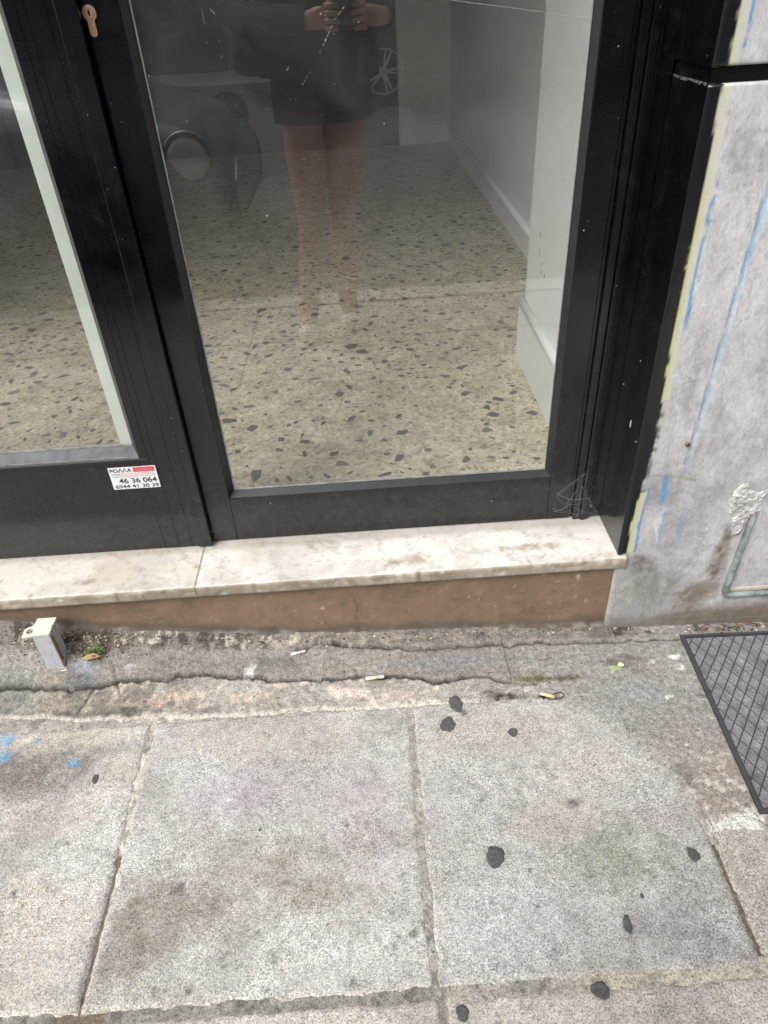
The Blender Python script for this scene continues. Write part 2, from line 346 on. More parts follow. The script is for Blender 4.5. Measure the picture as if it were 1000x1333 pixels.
def slab(x0, x1, y0, y1, base, seed, st=.004, hi=True):
    J = .0018
    xs = np.concatenate([[x0+J], np.arange(x0+J+st*.4, x1-J, st), [x1-J]]); ys = np.concatenate([[y0+J], np.arange(y0+J+st*.4, y1-J, st), [y1-J]])
    xs = np.concatenate([[xs[0]], xs, [xs[-1]]]); ys = np.concatenate([[ys[0]], ys, [ys[-1]]])
    tilt = (random.uniform(-.002, .002), random.uniform(-.002, .002))
    def pos(U, V):
        d = np.minimum(np.minimum(U-x0-J, x1-J-U), np.minimum(V-y0-J, y1-J-V))
        dn = d+.0055*fbm(U, V, 45, seed+9, 4)
        z = -.0055*(1-ss(-.001, .007, dn))
        z = z+.0007*fbm(U, V, 15, seed)+.0009*fbm(U, V, 160, seed+3, 2)*hi+tilt[0]*(U-(x0+x1)/2)+tilt[1]*(V-(y0+y1)/2)
        wob = .0025*fbm(U, V, 18, seed+2)
        e = np.zeros_like(U, bool); e[0, :] = e[-1, :] = e[:, 0] = e[:, -1] = True
        z = np.where(e, -.05, z); return U+wob*(d < .012), V+wob*(d < .012), z
    def col(X, Y, Z):
        C = slab_base(X, Y, base, seed)
        d = np.minimum(np.minimum(X-x0-J, x1-J-X), np.minimum(Y-y0-J, y1-J-Y))+.006*fbm(X, Y, 40, seed+4, 3)
        mixc(C, (1-ss(0, .010, d))*.45, (196, 188, 172))
        if hi: stains(C, X, Y)
        mixc(C, (1-ss(-.004, .0025, d))*.5, (110, 100, 90))
        return C, np.clip(.80+.35*fbm(X, Y, 14, seed+44, 3), 0, 1)
    return gridmesh('paving_slab', xs, ys, pos, col, M_PAV, pav)
XJ = [-1.49, -.985, -.482, .037, .519, 1.02, 1.52]
rows = [(.4020, .912), (-.10, .3950)]
for ri, (ya, yb) in enumerate(rows):
    for i in range(len(XJ)-1):
        bc = (181, 179, 175) if ri == 0 else (186, 181, 174)
        if i == 1 and ri == 0: bc = (175, 173, 168)
        if i >= 4: bc = (174, 169, 161)
        near = (1 <= i <= 4) and ri == 0
        y0, y1 = (ya, yb) if near or ri == 0 else (yb-.3, yb)
        xa = XJ[i]+(.0 if ri == 0 else .006)+(.0008 if i == 3 else 0); xb_ = XJ[i+1]+(.0 if ri == 0 else .006)-(.0008 if i == 2 else 0)
        o = slab(xa, xb_, y0, y1, bc, 100+i*7+ri*51, .0035 if near else (.004 if i in (1, 2, 3, 4) else .02), hi=(i in (1, 2, 3, 4)))
# plainer slabs out to the kerb and along the street
base_me = {}
def far_slab(x, y, wx, wy):
    k = (round(wx, 3), round(wy, 3))
    if k not in base_me:
        mb = MB().box(.006, wx-.006, .006, wy-.006, -.05, 0, .004); base_me[k] = mb.mesh('far_slab'); base_me[k].materials.append(M_FARPAV)
    o = bpy.data.objects.new('paving_slab', base_me[k]); o.location = (x, y, random.uniform(-.0015, .0015)); COL.objects.link(o); o.parent = pav
M_FARPAV = simple('street_paving', lin((190, 186, 178), .8), .85, var=.22, vs=5, bs=.5, bd=.001, fine=(330, .4))
for j in range(2):
    yb = .093-j*.40
    for i in range(-8, 11):
        x = -.482+.505*i
        far_slab(x, yb-.40, .505, .40)
for i in list(range(-8, -2))+list(range(4, 11)):
    far_slab(-.482+.505*i, .393-.3, .505, .3)
    far_slab(-.482+.505*i, .405, .505, .505)
# mortar bed that shows in the joints
def bedcol(X, Y, Z):
    C = np.empty(X.shape+(3,)); C[:] = np.array(lin((164, 160, 153), .8)); C *= (1+.32*fbm(X, Y, 50, 5))[..., None]
    mixc(C, ((Y < .43) & (X < .05)).astype(float), (142, 139, 132))
    mixc(C, ((X < -.44) & (X > -.52) & (Y > .62))*ss(-.4, .2, fbm(X, Y, 18, 8)), (206, 200, 186))
    mixc(C, ((X < -.44) & (X > -.52) & (Y < .64))*1.0, (118, 106, 94))
    mixc(C, ((X > .05) & (Y < .43))*ss(-.3, .3, fbm(X, Y, 14, 9)), (190, 184, 168))
    mixc(C, (X > .49)*(Y > .42)*1.0, (112, 104, 92))
    mixc(C, ss(.25, .5, fbm(X, Y, 40, 19))*.5, (80, 74, 66)); return C, np.zeros_like(X)
gridmesh('mortar_joint', np.arange(-1.5, 1.5, .006), np.arange(.06, .95, .006),
         lambda U, V: (U, V, -.0018+.0014*fbm(U, V, 40, 3)+.0010*fbm(U, V, 150, 4)-.003*((U < -.44) & (U > -.52) & (V < .62))-.003*((U > .49) & (V > .42))), bedcol, M_CEM, pav)
# cement apron between slabs and shop front
WB_X = [-1.6, -.81, -.5, -.18, .2, .5, .86, 1.6]; WB_Z = [.15, .118, .0635, .024, .004, -.011, -.026, -.04]
CR2 = [gp(x, y, .008) for x, y in ((-200, 912), (113, 901), (160, 894), (215, 888), (273, 882), (320, 884), (361, 887), (400, 885), (433, 885), (468, 880), (500, 880), (530, 878), (565, 885), (595, 882), (626, 880), (662, 886), (700, 888))]
CR1 = [gp(x, y, .010) for x, y in ((390, 851), (424, 842), (470, 846), (556, 846), (600, 841), (653, 839), (700, 834), (776, 831), (810, 829), (900, 826))]
CR3 = [gp(x, y, .006) for x, y in ((866, 905), (872, 918), (877, 930), (885, 940))]
CR4 = [gp(x, y, .03) for x, y in ((148, 868), (150, 880), (152, 896))]
CR5 = [gp(x, y, .02) for x, y in ((122, 896), (108, 910), (98, 922), (85, 935))]
def edge_y(X):   # front limit of the cement over the slabs
    y = np.interp(X, [-1.6, -.85, -.6, -.3, .0, .25, .33, .40, .47, .512, .518, .53, .56, 1.6], [.945, .945, .925, .905, .904, .903, .875, .815, .735, .655, .60, .60, .60, .60])
    return y
def apron_z(X, Y, raw=False):
    zb = np.interp(X, WB_X, WB_Z)
    t = np.clip((Y-.955)/(1.085-.955), 0, 1.15); t = np.where(zb > 0, t**1.35, t**2.2)
    return .0035-.0018*ss(.25, .35, X)*(Y < .98)+zb*t
def apron_pos(U, V):
    Z = apron_z(U, V)
    n = fbm(U, V, 22, 201, 5); n2 = fbm(U, V, 90, 202, 4)
    rough = ss(.30, -.25, U)*.7+.35; rough = np.maximum(rough, ss(1.045, 1.07, V)*1.2); rough = np.where((V < .97) & (U < .28), 1.25, rough)
    rough = np.where(U > .30, .35, rough)
    Z = Z+rough*(.0035*n+.0018*n2)
    Z = Z+.009*np.clip(fbm(U, V, 30, 207, 3)-.15, 0, 1)*ss(-.30, -.55, U)*ss(1.03, 1.06, V)
    # upper layer stands a little proud of the lower one behind the crack
    dc = pdist(U+.005*fbm(U, V, 45, 211), V+.008*fbm(U, V, 45, 212, 5), CR2)
    yc = np.interp(U, [p[0] for p in CR2], [p[1] for p in CR2]); above = ss(-.003, .003, V+.008*fbm(U, V, 45, 212, 5)-yc)*(U < .25)
    Z = Z+.004*above
    Z = Z-.009*np.exp(-(dc/.0026)**2)*1.3*(.5+.5*vn(U*25, V*25, 4))
    d1 = pdist(U+.005*fbm(U, V, 45, 211), V+.008*fbm(U, V, 45, 212, 5), CR1); Z = Z-.009*np.exp(-(d1/.0032)**2)
    y1 = np.interp(U, [p[0] for p in CR1], [p[1] for p in CR1]); Z = Z+.005*ss(0, .006, V-y1)*(U > -.2)*(U < .5)
    for cr, wd in ((CR3, .0016), (CR4, .002), (CR5, .002)): Z = Z-.004*np.exp(-(pdist(U, V, cr)/wd)**2)
    m = edge_y(U)+.010*fbm(U, V, 14, 221, 4)+.004*fbm(U, V, 60, 222, 3)
    k = ss(-.004, .010, V-m); kr = ss(.0, .09, V-m); Z = np.where((U > .27) & (U < .53) & (V < .98), np.where(V < m-.03, -.008, -.0010+.0030*kr+.0012*fbm(U, V, 70, 226, 4)+.0010*fbm(U, V, 200, 227, 2)), Z*k+(-.008)*(1-k))
    # sunk earth pocket round the steel stub
    bx = np.hypot((U+.66)/.10, (V-1.075)/.030)+.3*fbm(U, V, 40, 224); Z = Z-.008*(1-ss(.6, 1.1, bx))
    return U, V, Z
def apron_col(X, Y, Z):
    C = np.empty(X.shape+(3,)); C[:] = np.array(lin((146, 141, 134), .8)); n = fbm(X, Y, 9, 231, 5); C *= (1+.22*n)[..., None]
    A = np.zeros_like(X)
    yc = np.interp(X, [p[0] for p in CR2], [p[1] for p in CR2])-.008*fbm(X, Y, 45, 212, 5)
    fr = (1-ss(-.003, .003, Y-yc))                      # in front of the crack: older cream mortar
    cream = fr*ss(-.50, -.36, X+.05*n)*(1-ss(.10, .32, X+.05*n))
    mixc(C, cream*.9, (174, 170, 163)); mixc(C, cream*ss(.0, .4, fbm(X, Y, 30, 233)), (158, 151, 143)); mixc(C, cream*ss(.1, .45, fbm(X, Y, 26, 234)), (200, 190, 180))
    lf = fr*(1-ss(-.50, -.36, X+.05*n)); mixc(C, lf*.8, (132, 124, 116)); mixc(C, lf*ss(.0, .35, fbm(X, Y, 40, 235)), (176, 168, 156)); mixc(C, lf*ss(.1, .45, fbm(X, Y, 24, 236)), (96, 92, 86))
    mixc(C, ss(-.60, -.75, X)*ss(.90, .97, Y)*.55, (152, 150, 142))
    mixc(C, (1-ss(.95, .99, Y))*ss(-.55, -.75, X)*.5, (150, 140, 130))
    def s(px, py, rx, ry, col, st, z=.01, **k):
        cx, cy2 = gp(px, py, z); blob(C, X, Y, cx, cy2, rx, ry, col, st, **k)
    # grey smooth cement right
    rt = ss(.12, .36, X+.03*n); mixc(C, rt*.9, (152, 149, 144)); mixc(C, rt*ss(-.1, .5, fbm(X, Y, 8, 240))*.6, (168, 165, 158))
    mixc(C, ss(.46, .56, X)*ss(.86, .70, Y)*.85, (158, 148, 138)); mixc(C, ss(.46, .56, X)*ss(.80, .68, Y)*ss(.15, .4, fbm(X, Y, 60, 241)), (204, 196, 186))
    s(880, 1010, .05, .03, (120, 118, 114), .7, seed=50); s(905, 1055, .03, .03, (106, 102, 96), .6, seed=51); s(830, 900, .07, .03, (156, 158, 156), .5, seed=52)
    s(812, 858, .045, .02, (112, 104, 96), .8, seed=53); s(840, 868, .03, .008, (120, 108, 92), .7, seed=54)
    s(790, 930, .05, .03, (160, 160, 158), .5, seed=55); s(600, 860, .15, .02, (136, 138, 140), .7, seed=56, z=.012)
    s(330, 865, .12, .02, (128, 125, 121), .6, seed=57, z=.03); s(230, 870, .09, .02, (128, 124, 119), .6, seed=58, z=.03)
    s(450, 868, .06, .012, (146, 138, 126), .7, seed=59, z=.015); s(690, 880, .035, .012, (104, 98, 62), .85, seed=60, ns=.9); s(735, 878, .035, .010, (104, 92, 78), .85, seed=61, ns=.8)
    s(670, 905, .045, .008, (66, 62, 56), .9, seed=62, ns=.8); s(360, 858, .05, .012, (96, 96, 94), .5, seed=63, z=.03)
    s(455, 900, .035, .018, (220, 206, 196), .9, seed=64, ns=.5); s(565, 895, .016, .010, (214, 204, 182), .9, seed=65); s(690, 893, .022, .008, (206, 202, 190), .8, seed=66)
    s(272, 922, .022, .012, (92, 86, 84), .8, seed=67); s(240, 905, .06, .02, (200, 182, 168), .7, seed=68); s(200, 915, .02, .02, (196, 176, 162), .6, seed=69)
    s(330, 905, .06, .015, (200, 186, 168), .6, seed=70); s(520, 905, .06, .02, (194, 182, 170), .7, seed=71)
    s(20, 905, .07, .05, (150, 150, 142), .7, seed=72, z=.03); s(10, 900, .05, .04, (102, 100, 98), .6, seed=73, z=.03); s(75, 895, .04, .05, (154, 140, 126), .6, seed=74, z=.03)
    s(103, 885, .04, .03, (104, 106, 108), .8, seed=75, z=.03); s(110, 868, .03, .012, (150, 156, 160), .8, seed=76, z=.05); s(130, 925, .09, .010, (96, 92, 88), .7, seed=77)
    s(325, 877, .012, .012, (214, 212, 206), .9, seed=78, ns=.8, sc=90); s(170, 868, .012, .005, (190, 190, 186), .6, seed=79, z=.04)
    for px, py, rx in ((849, 858, .008), (886, 865, .012), (880, 852, .011), (800, 867, .012), (872, 904, .009), (896, 966, .006), (838, 986, .006), (953, 1012, .007), (880, 1006, .005), (930, 1015, .012), (975, 1062, .03), (965, 1075, .04), (930, 1072, .02)):
        s(px, py, rx, rx*.6, (190, 206, 150) if px == 800 else (222, 222, 216), .85, seed=int(px), ns=.8, sc=110, soft=.3)
    # debris line against the riser
    top = ss(1.048, 1.070, Y+.006*fbm(X, Y, 30, 250)); mixc(C, top*.8*(X < .55), (122, 116, 108)); mixc(C, top*ss(.0, .3, fbm(X, Y, 45, 251))*.8, (64, 58, 52)); mixc(C, top*ss(.15, .4, fbm(X, Y, 55, 252))*.9, (188, 180, 168))
    y1 = np.interp(X, [p[0] for p in CR1], [p[1] for p in CR1]); mixc(C, ss(0, .006, Y-y1)*(X > -.19)*(X < .5)*.7, (146, 138, 130)); mixc(C, ss(0, .006, Y-y1)*(X > -.19)*(X < .5)*ss(0, .4, fbm(X, Y, 30, 254))*.7, (112, 106, 100))
    so_ = 1-ss(.5, 1.1, np.hypot((X+.66)/.10, (Y-1.075)/.032)+.3*fbm(X, Y, 40, 224)); mixc(C, so_*.9, (74, 62, 52)); mixc(C, so_*ss(.1, .35, fbm(X, Y, 90, 255)), (150, 136, 122))
    for cr, wd, st in ((CR2, .0024, .95), (CR1, .0024, .9), (CR3, .0012, .6), (CR4, .0016, .7), (CR5, .0016, .6)):
        d = pdist(X+.005*fbm(X, Y, 45, 211), Y+.008*fbm(X, Y, 45, 212, 5), cr); mixc(C, np.exp(-(d/(wd*(.7+.8*vn(X*40, Y*40, 9))))**2)*st, (34, 30, 26))
    m = edge_y(X)+.010*fbm(X, Y, 14, 221, 4)+.004*fbm(X, Y, 60, 222, 3)
    ed = (1-ss(.002, .016, Y-m)); mixc(C, ed*(X < .25)*.8, (206, 200, 188)); 
    k_ = 0
    k = (1-ss(-.01, .085, Y-m+.02*fbm(X, Y, 30, 228)))*ss(.22, .28, X)*(X < .52); mixc(C, k*.75, (180, 176, 170)); A = np.maximum(A, k)
    s(660, 904, .040, .0085, (58, 53, 47), .95, seed=62, ns=.9, sc=60); s(712, 903, .022, .0085, (46, 40, 34), .95, seed=63, ns=.8, sc=60); s(640, 899, .02, .01, (104, 98, 88), .7, seed=64)
    s(692, 881, .030, .007, (92, 88, 58), .9, seed=60, ns=.9, sc=60); s(738, 880, .028, .006, (92, 80, 66), .9, seed=61, ns=.8, sc=60)
    return C, A
gridmesh('cement_apron', np.arange(-1.3, 1.3, .0028), np.arange(.585, 1.13, .0028), apron_pos, apron_col, M_CEM, pav)

# kerb, road, far pavement
M_KERB = simple('kerb_stone', (.42, .41, .38), .8, var=.15, vs=6, bs=.4)
M_ROAD = simple('asphalt', (.075, .075, .078), .85, var=.2, vs=3, bs=.6, bd=.002, fine=(180, .4))
kb = empty('kerb', kind='structure')
for i in range(-9, 9): MB().box(i*1.0+.004, i*1.0+.996, -.86, -.715, -.14, .004, .008).build('kerb_stone', M_KERB, kb)
rd = MB(); ny = 14
ys = [-.80-i*(6.9/ny) for i in range(ny+1)]
zs = [-.12+.28*ss(0, 1, (-.80-y)/6.2)*1.0 for y in ys]
vs = []; fs = []
for y, z in zip(ys, zs): vs += [(-40, y, float(z)), (40, y, float(z))]
for i in range(ny): fs.append((2*i, 2*i+2, 2*i+3, 2*i+1))
rd.add(vs, fs).build('road', M_ROAD, kind='structure')
MB().box(-40, 40, -9.6, -7.7, -.1, .28, .01).build('opposite_pavement', M_KERB, kind='structure')
MB().box(-60, 60, -60, 30, -.6, -.18).build('ground', simple('earth', (.22, .2, .17), .9, var=.2, vs=2), kind='structure')
MB().box(-40, -4.55, -.72, 1.1, -.15, -.002).box(5.06, 40, -.72, 1.1, -.15, -.002).build('pavement_extension', M_KERB, kind='structure')
MB().box(-4.6, 5.1, -.72, .55, -.15, -.012).build('pavement_bed', M_CEM if False else M_KERB, kind='structure')

# ================================================================== THRESHOLD
th = empty('door_threshold', (0, 1.15, .2), label='white marble doorstep with brown painted riser under the black shop door', cat='doorstep')
def sill_piece(x0, x1, seed, tone):
    yf = 1.080; prof = [(1.26, .174), (yf+.004, .174), (yf+.0005, .177), (yf, .181), (yf, .197), (yf+.0008, .2022), (yf+.003, .204), (1.20, .2045), (1.26, .2045)]
    # resample along profile
    P = []
    for a, b in zip(prof[:-1], prof[1:]):
        L = math.dist(a, b); n = max(1, int(L/.004))
        for k in range(n): P.append((a[0]+(b[0]-a[0])*k/n, a[1]+(b[1]-a[1])*k/n))
    P.append(prof[-1]); P = np.array(P); sarr = np.arange(len(P)); xs = np.arange(x0, x1+.002, .004); xs[-1] = x1
    def pos(U, V):
        y = P[V.astype(int), 0]; z = P[V.astype(int), 1]
        front = np.exp(-((y-yf)/.006)**2)
        ch = np.clip(fbm(U, z*3, 30, seed+1, 3)-.25, 0, 1)
        return U, y+front*ch*.007, z-front*ch*.003*(z > .19)+.0004*fbm(U, y, 20, seed)
    def col(X, Y, Z):
        C = np.empty(X.shape+(3,)); C[:] = np.array(lin(tone, .8))
        n = fbm(X, Y, 7, seed+20, 5)
        mixc(C, ss(.1, .5, n)*.5, (206, 192, 172)); mixc(C, ss(.15, .5, fbm(X, Y, 5, seed+21, 5))*.5, (190, 186, 180))
        mixc(C, (np.abs(fbm(X*1.0+Y*.8, Y*.7, 6, seed+22, 5)) < .02)*.30, (140, 128, 112))
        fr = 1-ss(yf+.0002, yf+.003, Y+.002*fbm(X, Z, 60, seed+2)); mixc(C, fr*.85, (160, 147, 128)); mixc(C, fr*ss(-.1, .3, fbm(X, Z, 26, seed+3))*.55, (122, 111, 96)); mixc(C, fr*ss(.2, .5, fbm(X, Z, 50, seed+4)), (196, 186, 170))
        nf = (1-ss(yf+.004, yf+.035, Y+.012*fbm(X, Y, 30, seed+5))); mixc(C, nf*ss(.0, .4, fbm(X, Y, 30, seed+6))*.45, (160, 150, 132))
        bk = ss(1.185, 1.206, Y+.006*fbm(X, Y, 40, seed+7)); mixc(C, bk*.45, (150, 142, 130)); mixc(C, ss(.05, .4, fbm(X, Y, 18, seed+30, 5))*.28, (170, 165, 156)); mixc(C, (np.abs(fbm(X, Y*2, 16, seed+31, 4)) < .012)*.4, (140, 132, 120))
        mixc(C, (1-ss(.0, .003, np.abs(X-(-.385))))*.6, (136, 128, 116))
        cx, cy2 = gp(697, 712, .204); blob(C, X, Y, cx, cy2, .06, .012, (150, 132, 112), .6, seed=seed+8, ns=1.0, sc=50)
        for px, py, rx in ((705, 730, .004), (112, 757, .02), (530, 728, .04), (690, 710, .012), (260, 738, .01)):
            cx, cy2 = gp(px, py, .204); blob(C, X, Y, cx, cy2, rx, rx*.5, (140, 124, 104), .55, seed=seed+int(px), ns=1.0, sc=60)
        for px, py in ((330, 762), (545, 748), (690, 735), (150, 775), (40, 779), (760, 731)):
            cx, cy2 = gp(px, py, .200); blob(C, X, Y, cx, cy2, .006, .008, (124, 106, 84), .6, seed=seed+px, ns=.8, sc=120)
        return C, np.ones_like(X)
    return gridmesh('marble_slab', xs, sarr.astype(float), pos, col, M_SILL, th, flip=False)
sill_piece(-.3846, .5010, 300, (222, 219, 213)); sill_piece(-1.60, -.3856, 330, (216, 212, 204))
def riser_col(X, Y, Z):
    C = np.empty(X.shape+(3,)); C[:] = np.array(lin((138, 115, 94), .8)); C *= (1+.16*fbm(X, Z, 14, 350, 5))[..., None]
    zb = np.interp(X, WB_X, WB_Z); h = Z-zb+.012*fbm(X, Z, 18, 351, 4)
    mixc(C, ss(.05, .4, fbm(X, Z, 22, 356, 5))*.3, (104, 88, 74)); mixc(C, (np.abs(fbm(X, Z*3, 13, 357, 4)) < .014)*.35, (92, 76, 62)); mixc(C, (fbm(X, Z, 150, 358, 2) > .66)*.5, (176, 164, 150)); mixc(C, (1-ss(.010, .042, h))*.85, (88, 82, 76)); mixc(C, (1-ss(.0, .030, h))*ss(-.1, .3, fbm(X, Z, 40, 352)), (150, 142, 132))
    mixc(C, (1-ss(.02, .05, h))*ss(.0, .5, fbm(X, Z, 9, 353))*.4, (92, 92, 90))
    mixc(C, ss(-.35, -.6, X)*.25*ss(-.3, .3, fbm(X, Z, 12, 354)), (98, 76, 58))
    mixc(C, (1-ss(.0015, .0022, np.abs(X-(-.062)+.002*fbm(X, Z, 40, 3))))*(Z < .13)*.5, (80, 60, 44))
    for px, py, r in ((752, 748, .0035), (753, 752, .0025), (748, 775, .002), (762, 780, .003), (650, 765, .0018), (668, 763, .0016), (420, 790, .003), (610, 775, .0016), (205, 805, .012), (180, 822, .02), (240, 830, .02), (550, 822, .02), (640, 815, .02)):
        cx, cz = wp(px, py, 1.098); small = r < .005
        blob(C, X, Z, cx, cz, r, r*(1.6 if small else .5), (206, 192, 176) if small else (104, 100, 94), .85 if small else .5, seed=px, ns=.4 if small else .8, sc=150 if small else 50)
    return C, np.ones_like(X)
gridmesh('riser', np.arange(-1.6, .503, .004), np.arange(-.06, .176, .004), lambda U, V: (U, 1.094+.0012*fbm(U, V, 20, 360)-.006*(1-ss(0, .02, V-np.interp(U, WB_X, WB_Z)+.004*fbm(U, V, 30, 361))), V), riser_col, M_RISER, th, flip=False)

# ================================================================== FACADE WALL right
fw = empty('facade_wall', (1.3, 1.1, 0), label='worn grey marble shop wall with blue paint streaks right of the door', cat='wall')
YW = 1.090
def wall_col(X, Y, Z, front=True):
    C = np.empty(X.shape+(3,)); C[:] = np.array(lin((200, 199, 199), .8)); C *= (1+.10*fbm(X, Z, 5, 400, 5))[..., None]
    A = np.ones_like(X)
    vst = fbm(X*5, Z, 9, 401, 4); mixc(C, ss(.0, .5, vst)*.35, (206, 205, 206)); mixc(C, ss(.1, .5, fbm(X*3, Z, 6, 402, 4))*.35, (158, 156, 160))
    def P(px, py): return wp(px, py, YW)
    def s(px, py, rx, rz, col, st, **k): cx, cz = P(px, py); blob(C, X, Z, cx, cz, rx, rz, col, st, **k)
    fl = fbm(X, Z, 16, 405, 5); mixc(C, ss(.10, .16, fl)*.35, (214, 213, 211)); mixc(C, ss(.12, .2, fbm(X, Z, 24, 406, 5))*.35, (160, 158, 158)); mixc(C, (np.abs(fbm(X*3, Z, 11, 407, 4)) < .012)*.35, (132, 130, 130))
    # grey scraped zones
    s(860, 640, .07, .05, (150, 149, 147), .6, seed=1); s(840, 760, .06, .05, (160, 158, 154), .7, seed=2, ns=.8); s(880, 700, .05, .06, (158, 157, 158), .55, seed=3)
    s(820, 730, .03, .02, (128, 122, 112), .7, seed=4); s(850, 790, .05, .02, (176, 178, 176), .6, seed=5); s(812, 785, .012, .04, (196, 196, 190), .7, seed=6)
    s(885, 790, .05, .05, (176, 176, 174), .5, seed=7); s(818, 760, .02, .012, (216, 212, 198), .8, seed=8, ns=.9, sc=60)
    # brown wash at the foot; shade left of the pipe painted in brown
    zf = Z+.008*fbm(X, Z, 12, 410); ft = (1-ss(.015, .055, zf))*ss(.58, .68, X); mixc(C, ft*.85, (122, 104, 86))
    mixc(C, (1-ss(-.01, .012, zf))*.7, (120, 112, 102)); mixc(C, (1-ss(.0006, .0018, np.abs(Z+.003+.01*(X-.6))))*(X > .62)*.7, (176, 156, 132))
    s(935, 735, .022, .075, (118, 98, 78), .75, seed=11, ns=.5); s(945, 700, .012, .04, (112, 94, 74), .7, seed=12, ns=.5); s(915, 770, .035, .03, (132, 116, 98), .6, seed=13)
    s(960, 690, .01, .02, (106, 90, 74), .5, seed=14)
    s(850, 765, .055, .060, (146, 143, 138), .75, seed=31, ns=.45, sc=22); s(838, 735, .030, .026, (112, 107, 100), .85, seed=15, ns=.5, sc=40); s(900, 775, .045, .040, (134, 121, 106), .8, seed=16, ns=.5, sc=30); s(880, 803, .07, .016, (124, 110, 94), .85, seed=17, ns=.5)
    s(820, 775, .010, .030, (210, 206, 196), .9, seed=18, ns=.7, sc=60); s(862, 765, .008, .045, (196, 196, 193), .8, seed=19, ns=.8, sc=60); s(838, 790, .004, .03, (120, 128, 126), .6, seed=33, ns=.7, sc=60); s(905, 800, .03, .006, (196, 188, 178), .5, seed=20, ns=.9, sc=60)
    s(845, 650, .03, .025, (148, 147, 144), .6, seed=21, ns=.8, sc=30); s(915, 650, .02, .03, (172, 170, 170), .5, seed=22, ns=.8); s(960, 450, .05, .12, (210, 209, 208), .5, seed=23, ns=.8, sc=14); s(960, 150, .05, .06, (212, 210, 210), .5, seed=24, ns=.8, sc=14)
    mixc(C, (1-ss(.08, .20, Z+.05*fbm(X, Z, 10, 460)))*(1-ss(.56, .66, X))*.55, (150, 148, 143)); mixc(C, (1-ss(.0, .035, Z+.02*fbm(X, Z, 30, 461)))*.6, (122, 116, 108))
    # joint with blue paint between the two facing slabs
    xb = .563+.0464*Z+.002*fbm(Z*0, Z, 6, 420, 2); d = np.abs(X-xb)
    mixc(C, (1-ss(.004, .011, d+.004*vst))*.45*ss(.40, .50, Z), (206, 214, 222))
    wv = .0034+.0030*fbm(Z*0, Z, 11, 421, 3); mixc(C, (1-ss(wv*.6, wv*1.25, d+.0028*fbm(X, Z, 60, 423)))*ss(.50, .56, Z)*ss(.98, .86, Z)*ss(-.6, .2, fbm(X*2, Z, 20, 422))*.75, (134, 176, 208))
    mixc(C, (1-ss(.0015, .004, d))*(Z > .40)*(Z < .52)*.6, (152, 176, 188))
    mixc(C, (1-ss(.0006, .0018, np.abs(X-xb+.004)))*(Z > .42)*.45, (84, 98, 110))
    # blue streaks low down
    for pts, wd, st in ((((868, 620), (864, 645), (860, 662)), .0055, .95), (((866, 668), (861, 690), (856, 710)), .003, .7), (((893, 650), (885, 690), (880, 712)), .005, .35)):
        q = [P(*p) for p in pts]; mixc(C, (1-ss(wd*.5, wd*1.3, pdist(X, Z, q)+.003*fbm(X, Z, 80, 430)))*st*ss(-.7, .1, fbm(X, Z, 55, 432)), (92, 156, 206))
    q = [P(853, 680), P(856, 705)]; mixc(C, (1-ss(.001, .0025, pdist(X, Z, q)))*.8, (222, 226, 226))
    q = [P(820, 622), P(860, 619), P(880, 620), P(905, 625)]; mixc(C, (1-ss(.0012, .004, pdist(X, Z, q)+.002*fbm(X, Z, 60, 431)))*.6, (150, 138, 118))
    # black door paint carried round the corner, ragged edge, then yellow-green and cream lines
    wob = .0035*fbm(X*0, Z, 14, 440, 4)+.0018*fbm(X*0, Z, 60, 441, 3)
    e0 = .5045+wob
    e0 = e0+np.interp(Z, [0, .30, .38, .46, .52, .60, .70, 1.3], [-.003, -.002, .004, .010, .008, .002, 0, 0])
    tail = (Z > .36)*(Z < .56)
    yg = (1-ss(.012, .016, X-e0+.3*wob)); ygk = np.where(tail > 0, .15, .9)
    mixc(C, yg*ygk*(Z > .21)*ss(-.75, -.3, fbm(X*2, Z, 26, 448)), (208, 207, 192)); yl = (1-ss(.004, .008, X-e0)); mixc(C, yl*ygk*(Z > .21)*(1-.7*ss(.85, .95, Z)), (200, 203, 150)); A = np.where((yg > .5) & (Z > .21), .25, A)
    mixc(C, (1-ss(.004, .010, X-e0))*tail*ss(-.2, .3, fbm(X, Z, 70, 445))*.8, (60, 58, 56))
    xb2 = e0+.017; db = np.abs(X-xb2+.0015*fbm(X*0, Z, 20, 446))
    mixc(C, (1-ss(.0012, .0032, db))*((Z > .21)*(Z < .37)+ss(.66, .72, Z)*ss(.93, .90, Z)+(Z > 1.08))*ss(-.6, 0, fbm(X, Z, 40, 447)), (90, 148, 196))
    bl = (1-ss(-.0008, .0008, X-e0))*ss(.206, .209, Z+.4*np.clip(.5-X, 0, 1)); C[:] = C*(1-bl[..., None])+np.array([.006, .006, .007])*bl[..., None]; A = A*(1-bl)
    # corner below sill: light cement
    return C, A
def panel(x0, x1, z0, z1, seed, left_ret=False):
    st = .0035; xs = np.concatenate([[x0], np.arange(x0+st*.5, x1-.0001, st), [x1]]); zs_ = np.concatenate([[z0], np.arange(z0+st*.5, z1, st), [z1]])
    def pos(U, V):
        e = np.minimum(np.minimum(U-x0, x1-U), np.minimum(V-z0, z1-V)) if not left_ret else np.minimum(x1-U, np.minimum(V-z0, z1-V))
        e2 = np.minimum(e, 9)
        y = YW+.0022*(1-ss(0, .003, e2))+.0016*np.exp(-((U-(.563+.0464*V)+.003*fbm(U*0, V, 9, 424, 3))/.0024)**2)*ss(.40, .46, V)+.0004*fbm(U, V, 40, seed, 3)
        edge = e2 <= 1e-6; y = np.where(edge, YW+.03, y)
        if left_ret: y = y+.003*(1-ss(0, .004, U-x0))
        return U, y, V
    return gridmesh('marble_panel', xs, zs_, pos, wall_col, M_WALL, fw, flip=False)
